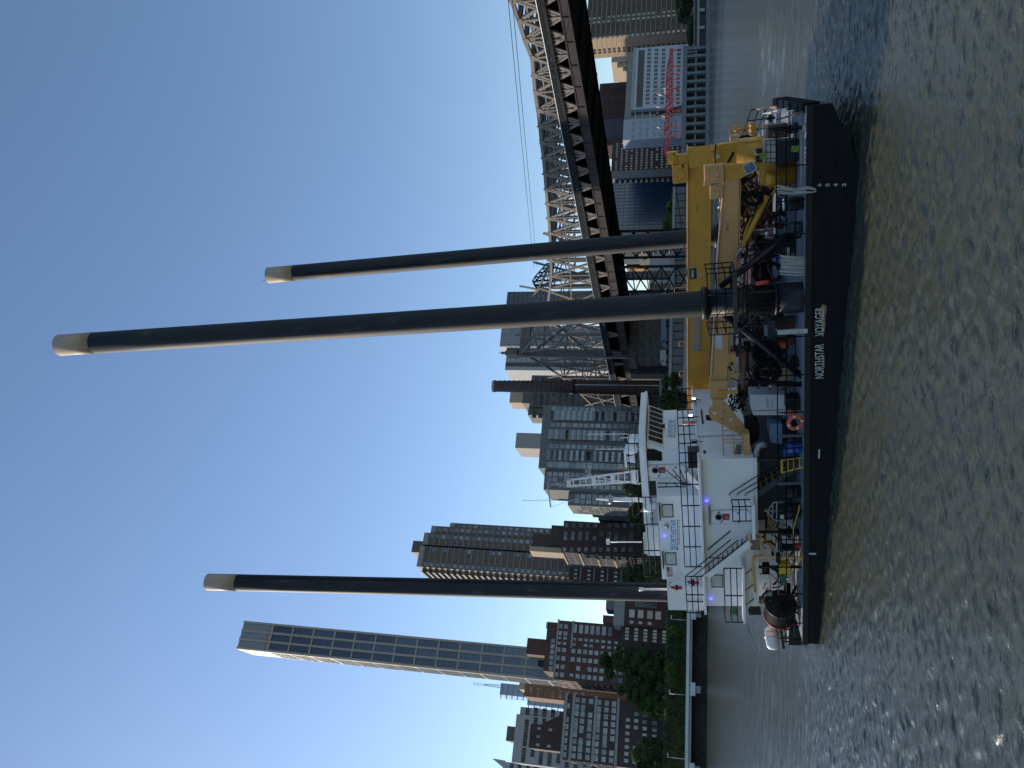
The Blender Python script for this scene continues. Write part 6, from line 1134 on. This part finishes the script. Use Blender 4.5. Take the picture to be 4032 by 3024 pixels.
tarp = bsolo('black_tarp', 'black tarpaulin bundle below the jib tip', 'tarpaulin', pT(QA, [(1340, 450), (1440, 420), (1490, 470), (1500, 560), (1480, 640), (1400, 700), (1370, 640), (1345, 560)], 1.8, .7), RUBBER)
bsolo('black_bin', 'black bin between the lifebuoy and the blue drum', 'bin', boxT(QA, 1790, 1990, 190, 320, .9, .7), DARKM)
bsolo('orange_float', 'pink orange buoy float behind the lifebuoy', 'float', MB().tube([T_(QA(1760, 360), .8), T_(QA(1775, 355), .8), T_(QA(1820, 350), .8), T_(QA(1870, 350), .8), T_(QA(1885, 350), .8)], [.03, .12, .17, .12, .03], 14), mat('faded_orange', (.45, .15, .11), .6))
bsolo('red_cylinder', 'red gas bottle strapped to the nearest spud sleeve', 'gas bottle', MB().tube([T_(QD(1165, 330), .25), T_(QD(1185, 325), .25), T_(QD(1310, 305), .25), T_(QD(1325, 303), .25)], [.02, .085, .085, .04], 12), mat('bright_red', (.55, .04, .02), .45))
# yellow bow platform
yp = bthing('bow_platform', 'yellow railed platform standing far out at the bow', 'platform', T_(QE(1170, 470), 9)); yp.part('floor_frame', boxT(QE, 1128, 1168, 372, 560, 9, 1.2), YEL)
for x in (893, 985, 1080): yp.part('rail', MB().cyl(T_(QE(x, 372 + (x - 893) * .0 + 15), 9), T_(QE(x + 10, 578), 9), .03, n=6), YEL)
for y in (395, 440, 500, 572): yp.part('post', MB().cyl(T_(QE(895, y), 9), T_(QE(1130, y - 15), 9), .03, n=6), YEL)
yp.part('leg', boxT(QE, 1168, 1300, 410, 425, 9.2, .12), YEL); yp.part('leg', boxT(QE, 1168, 1300, 545, 560, 9.2, .12), YEL); yp.part('brace', MB().cyl(T_(QE(940, 455), 8.9), T_(QE(1080, 425), 8.9), .05, n=8), YEL)
hose_coil('black cable loops on the yellow bow platform', QE, 1060, 540, 60, 35, 8.9, 5)
bl = bsolo('bow_mooring_bitt', 'black cross shaped mooring bitt on the bow deck', 'bitt', boxT(QE, 1295, 1390, 305, 335, 4.2, .2, boxT(QE, 1320, 1350, 283, 360, 4.2, .19)), BLACKP)
bt2 = bthing('mooring_bitt', 'black mooring bitt at the near bow rail', 'bitt', T_(QE(1710, 430), .35)); bt2.part('bar', boxT(QE, 1570, 1700, 400, 430, .35, .16), BLACKP); bt2.part('post', boxT(QE, 1590, 1640, 365, 480, .33, .2), BLACKP); bt2.part('side_plate', boxT(QE, 1688, 1722, 395, 470, .0, .06), GREYM)
for i, (a, b, m, lab) in enumerate((((1690, 255), (1405, 335), RUST, 'rusty orange boat hook leaning over the bow deck'), ((1520, 210), (1255, 270), WL, 'white mooring line running over the bow'), ((1590, 235), (1300, 270), WL, 'second white mooring line running over the bow'), ((1400, 190), (1180, 225), TAN, 'wooden pole lying out past the bow fender'))): bsolo('bow_pole' if i in (0, 3) else 'mooring_line', lab, 'pole' if i in (0, 3) else 'rope', MB().cyl(Z_(QE(*a), .35), T_(QE(*b), Z_(QE(*a), .35).y + 3.2), .035 if i in (0, 3) else .022, n=7), m)
# stern: davit, reel, raft
dv = bthing('davit', 'tan pipe davit with arm at the near rail by the stern', 'davit', T_(QB(2000, 550), .15)); dv.part('post', MB().tube([T_(QB(2000, 552), .25), T_(QB(1960, 550), .25), T_(QB(1930, 546), .25), T_(QB(1440, 528), .25)], [.13, .12, .065, .06], 12), TAN); dv.part('arm', MB().tube([T_(QB(1440, 528), .25), T_(QB(1420, 545), .25), T_(QB(1425, 700), .2), T_(QB(1448, 912), .2)], .055, 10), TAN); dv.part('foot_plate', MB().box((T_(QB(2000, 600), .1).x, .02, .03), (T_(QB(2000, 500), .1).x, .5, .06)), TAN); dv.part('gusset', pT(QB, [(1425, 540), (1470, 535), (1425, 600)], .22, .05), TAN); dv.part('winch', boxT(QB, 1675, 1725, 510, 600, .15, .2), BLACKP)
bk = bthing('wire_basket', 'tan wire cage basket hung at the rail by the white stairs', 'basket', T_(QB(1510, 370), .05)); 
for (y0_, y1_) in ((282, 335), (340, 458)):
    bk.part('panel', boxT(QB, 1400, 1505, y0_, y1_, .1, .03), mat('wire_mesh', (.16, .13, .09), .7, var=.5, scale=25))
    for x in (1395, 1507): bk.part('frame_bar', MB().bar(T_(QB(x, y0_), .07), T_(QB(x, y1_), .07), .03), TAN)
    for y in (y0_, y1_): bk.part('frame_bar', MB().bar(T_(QB(1395, y), .07), T_(QB(1507, y), .07), .03), TAN)
hr = bthing('hose_reel', 'big black hose reel with red end plate at the stern', 'hose reel', T_(QH(1470, 500), 1.4)); c0 = T_(QH(1060, 430), .9); rr3 = abs(T_(QH(730, 430), .9).z - T_(QH(1440, 430), .9).z) / 2; axd = Vector((-.88, .47, 0)).normalized(); c0 = Vector((c0.x, .9, rr3 + .12)); Lr = 1.15
hr.part('near_flange', MB().cyl(c0, c0 + axd * .05, rr3, n=36), BLACKP); hr.part('far_flange', MB().cyl(c0 + axd * Lr, c0 + axd * (Lr + .05), rr3, n=36), RED); hr.part('core', MB().cyl(c0 + axd * .051, c0 + axd * (Lr - .001), rr3 * .6, n=30), BLACKP)
for k in range(9): hr.part('hose_turn', MB().torus(c0 + axd * (.12 + .118 * k), axd, rr3 * .86, .058, 34, 8), RUBBER)
hr.part('stand', MB().bar(c0 + Vector((-.5, 0, -rr3)), c0 + axd * -.03, .08).bar(c0 + Vector((.5, 0, -rr3)), c0 + axd * -.03, .08).bar(c0 + axd * Lr + Vector((.5, .1, -rr3)), c0 + axd * (Lr + .1), .08), BLACKP); hr.part('loose_hose', MB().tube([T_(QH(1300, 40), .6), T_(QH(1200, 250), .5), T_(QH(1050, 430), .55), T_(QH(930, 600), .9), T_(QH(850, 730), 1.3), T_(QH(780, 700), 1.5)], .065, 10), RUBBER)
lr = bthing('life_raft_canister', 'white barrel shaped life raft canister on a black stand at the stern', 'life raft', T_(QH(1030, 1200), 1.2)); ca_, cb2 = T_(QH(800, 1395), 1.2), T_(QH(745, 950), 1.9); rr4 = abs(T_(QH(640, 1150), 1.4).z - T_(QH(945, 1150), 1.4).z) / 2; cm = (ca_ + cb2) / 2; D2 = (cb2 - ca_); D2 = Vector((D2.x, .9, 0)); Lq = D2.length; D2.normalize()
lr.part('canister', MB().tube([cm + D2 * (Lq * f) for f in (-.5, -.47, -.36, -.02, 0, .02, .36, .47, .5)], [rr4 * k for k in (.25, .6, .92, 1, 1.04, 1, .92, .6, .25)], 24), mat('raft_white', (.66, .67, .67), .4, var=.05, stain=(.3, .2, .1), stain_amt=.3)); lr.part('strap', MB().torus(cm + D2 * (Lq * .22), D2, rr4 * .99, .012, 24, 5), TAN); lr.part('strap', MB().torus(cm - D2 * (Lq * .0), D2, rr4 * 1.06, .02, 24, 5), GALV)
lr.part('cradle', MB().bar(T_(QH(960, 950), 1.3), T_(QH(1030, 1400), 1.3), .09, .12).bar(T_(QH(960, 950), 1.8), T_(QH(1030, 1400), 1.8), .09, .12), BLACKP)
for y in (990, 1150, 1250): lr.part('stand_leg', MB().bar(T_(QH(1000, y), 1.3), T_(QH(1470, y), 1.3), .05), BLACKP)
for k in range(3): lr.part('stand_bar', MB().bar(T_(QH(1060 + 170 * k, 960), 1.28), T_(QH(1060 + 170 * k, 1260), 1.28), .04), BLACKP)
bsolo('yellow_box', 'yellow plastic box on the rail by the stern davit', 'box', boxT(QS, 1235, 1555, 1065, 1340, .2, .4), SAFETY); bsolo('green_jacket', 'green jacket hanging on the stern rail', 'jacket', pT(QS, [(1270, 1390), (1400, 1370), (1470, 1500), (1460, 1620), (1350, 1659), (1300, 1560)], .12, .14), GREENP)
bsolo('red_box', 'small red box low behind the stern rail', 'box', boxT(QS, 1670, 1895, 500, 580, .5, .2), RED); bsolo('work_bench', 'black work bench frame behind the stern rail', 'bench', boxT(QS, 1250, 1320, 160, 700, .9, .5, boxT(QS, 1320, 1950, 170, 200, .9, .5, boxT(QS, 1320, 1950, 620, 660, .9, .5))), DKB)
fe = bthing('fire_extinguisher', 'red fire extinguisher on the white cabinet left of the flag', 'extinguisher', T_(QB(650, 868), 1.32)); fe.part('bottle', MB().tube([T_(QB(525, 868), 1.3), T_(QB(540, 868), 1.3), T_(QB(652, 868), 1.3)], [.03, .075, .075], 12), RED); fe.part('bracket', boxT(QB, 578, 606, 840, 895, 1.22, .03), BLACKP); fe.part('hose', MB().tube([T_(QB(528, 862), 1.3), T_(QB(505, 835), 1.3), T_(QB(520, 800), 1.3), T_(QB(540, 815), 1.3)], .014, 6), RUBBER)
fe = bthing('fire_extinguisher', 'red fire extinguisher lying behind the upper rail left of the stairs', 'extinguisher', T_(QB(835, 820), 1.2)); fe.part('bottle', MB().tube([T_(QB(705, 805), 1.2), T_(QB(725, 808), 1.2), T_(QB(835, 818), 1.2)], [.03, .08, .08], 12), RED); fe.part('bracket', boxT(QB, 760, 785, 780, 850, 1.1, .03), BLACKP)
gb = bthing('green_crate', 'green crate on the stern balcony', 'crate', T_(QB(1250, 1110), 1.0)); gb.part('body', boxT(QB, 1180, 1250, 1070, 1160, 1.0, .4), GREENP); gb.part('rim', boxT(QB, 1172, 1182, 1066, 1164, .98, .44), mat('green_rim', (.01, .06, .03), .6))
bd = bsolo('sloping_gangway', 'pale wooden gangway plank sloping off the stern balcony', 'gangway', MB().bar(T_(QB(1215, 1330) if False else QB(1330, 1200), .5), T_(QB(1440, 1505), .5), .22, .06), mat('weathered_plank', (.35, .33, .29), .8, var=.2, scale=5)); bsolo('dark_board', 'dark board hung below the stern balcony', 'board', pT(QB, [(1370, 1110), (1395, 1070), (1500, 1075), (1518, 1165), (1385, 1165)], .9, .04), DARKM)
an = bthing('anchor', 'pale grey anchor stowed against the lower house wall', 'anchor', T_(QV(1180, 950), 1.2)); an.part('shank', MB().tube([T_(QV(800, 975), 1.2), T_(QV(900, 960), 1.2), T_(QV(1380, 985), 1.2)], .035, 7), GREYM)
for (pts_) in (((900, 960), (1060, 740), (1130, 715), (1400, 715)), ((900, 985), (1060, 1210), (1150, 1240), (1300, 1260), (1400, 1400))): an.part('arm', MB().tube([T_(QV(*p), 1.2) for p in pts_], .035, 7), GREYM)
an.part('crossbar', MB().bar(T_(QV(1165, 730), 1.2), T_(QV(1165, 1200), 1.2), .05), GREYM); an.part('crossbar', MB().bar(T_(QV(1050, 780), 1.2), T_(QV(1050, 1140), 1.2), .04), GREYM); an.part('placard', boxT(QV, 1265, 1380, 1090, 1210, 1.18, .015), WL)
bsolo('yellow_strap', 'yellow webbing strap slung over the main deck rail', 'strap', MB().tube([T_(QV(1820, 800), .05), T_(QV(1810, 950), .03), T_(QV(1720, 1250), .03), T_(QV(1650, 1480), .05), T_(QV(1655, 1650), .08)], .022, 5), SAFETY)

# added rack and tanks amidships, made up to shade and block the bright deck
rk_ = bthing('added_rack', 'added dark rack of pipes shading the bright middle of the deck', 'added rack', (-5, 7, .03)); rng = np.random.RandomState(9)
for k in range(4): rk_.part('added_rack_frame', MB().box((-9.6 + 2.9 * k, 5.6, .03), (-9.4 + 2.9 * k, 8.6, .95)).bar((-9.5 + 2.9 * k, 5.6, .9), (-9.5 + 2.9 * k, 8.6, .9), .16), DARKM)
for k in range(26): yk = 5.7 + (k % 13) * .22; zk = 1.07 + (k // 13) * .21; o_ = rng.uniform(-.5, .5); rk_.part('added_pipe', MB().cyl((-10.2 + o_, yk, zk), (-.6 + o_, yk, zk), .095, n=8), RUST if rng.rand() < .6 else DARKM)
for k, (xa, xb, ya, yb, h_, m, lab) in enumerate(((-10.6, -7.6, 9.6, 11.6, 1.7, DKB, 'added dark blue tank blocking the bright deck behind the hose loops'), (-7.2, -4.6, 10, 12, 1.2, DARKM, 'added black box blocking the bright deck behind the drill mast'), (-3.2, -1.0, 9.8, 11.8, 1.9, DRED, 'added oxide red tank shading the deck behind the tan crane cylinder'), (-15, -12.4, 12.4, 14, 1.6, DARKM, 'added black box shading the deck beyond the deckhouse'))):
    mt = bthing('added_tank' if k != 1 else 'added_box', lab, 'tank' if k != 1 else 'generator', ((xa + xb) / 2, ya, .03)); mt.part('body', MB().box((xa, ya, .10), (xb, yb, h_)), m); mt.part('lid', MB().box((xa - .05, ya - .05, h_ + .001), (xb + .05, yb + .05, h_ + .08)), m)
    for j in range(5): xj = xa + (xb - xa) * (j + .5) / 5; mt.part('side_rib', MB().box((xj - .04, ya - .07, .12), (xj + .04, ya - .001, h_ - .02)), m)

def tangle(label, x0, x1, t0, t1, z0, z1, n, seed, mats_):
    rng = np.random.RandomState(seed); T = bthing('hose_tangle', label, 'hoses', ((x0 + x1) / 2, (t0 + t1) / 2, z0))
    for k in range(n):
        a = Vector((rng.uniform(x0, x1), rng.uniform(t0, t1), rng.uniform(z0, z1))); b = a + Vector((rng.uniform(-1.3, 1.3), rng.uniform(-.6, .6), rng.uniform(-.6, .6))); b.z = min(max(b.z, z0), z1); sag = rng.uniform(-.5, .25)
        c = a.lerp(b, .5) + Vector((rng.uniform(-.3, .3), 0, sag)); c.z = max(c.z, .06)
        pts = [a * (1 - f) ** 2 + c * 2 * f * (1 - f) + b * f * f for f in np.linspace(0, 1, 9)]
        T.part('hose', MB().tube(pts, rng.choice([.018, .026, .034, .05]), 6), mats_[rng.randint(len(mats_))])
    for k in range(n // 4): c = (rng.uniform(x0, x1), rng.uniform(t0, t1), rng.uniform(z0, z1 * .8)); w_ = rng.uniform(.08, .3); T.part('fitting', MB().box((c[0] - w_, c[1] - .12, c[2]), (c[0] + w_, c[1] + .12, c[2] + rng.uniform(.1, .4))), mats_[rng.randint(len(mats_))])
tangle('dense tangle of hydraulic hoses and pipes under the tan boom right of the nearest spud', -3.6, .2, 2.6, 5.0, .1, 2.3, 110, 31, [RUBBER, DARKM, RUBBER, RUST, DRED, GALV, DARKM])
tangle('dense tangle of dark hoses and pipes left of the nearest spud', -10.2, -5.2, 2.4, 5.2, .1, 2.2, 110, 32, [RUBBER, DARKM, RUBBER, DARKM, RUST, DRED, GREYM])
tangle('dark hoses and pipework under the stern balcony', -19.6, -15.6, 1.0, 2.7, .1, 1.7, 45, 33, [RUBBER, DARKM, GREYM, TAN])
tangle('orange and black pipes bundled above the tan crane turret', -1.6, .4, 2.9, 3.9, 1.6, 3.0, 60, 34, [RUBBER, RUST, TAN, GALV, RUBBER])
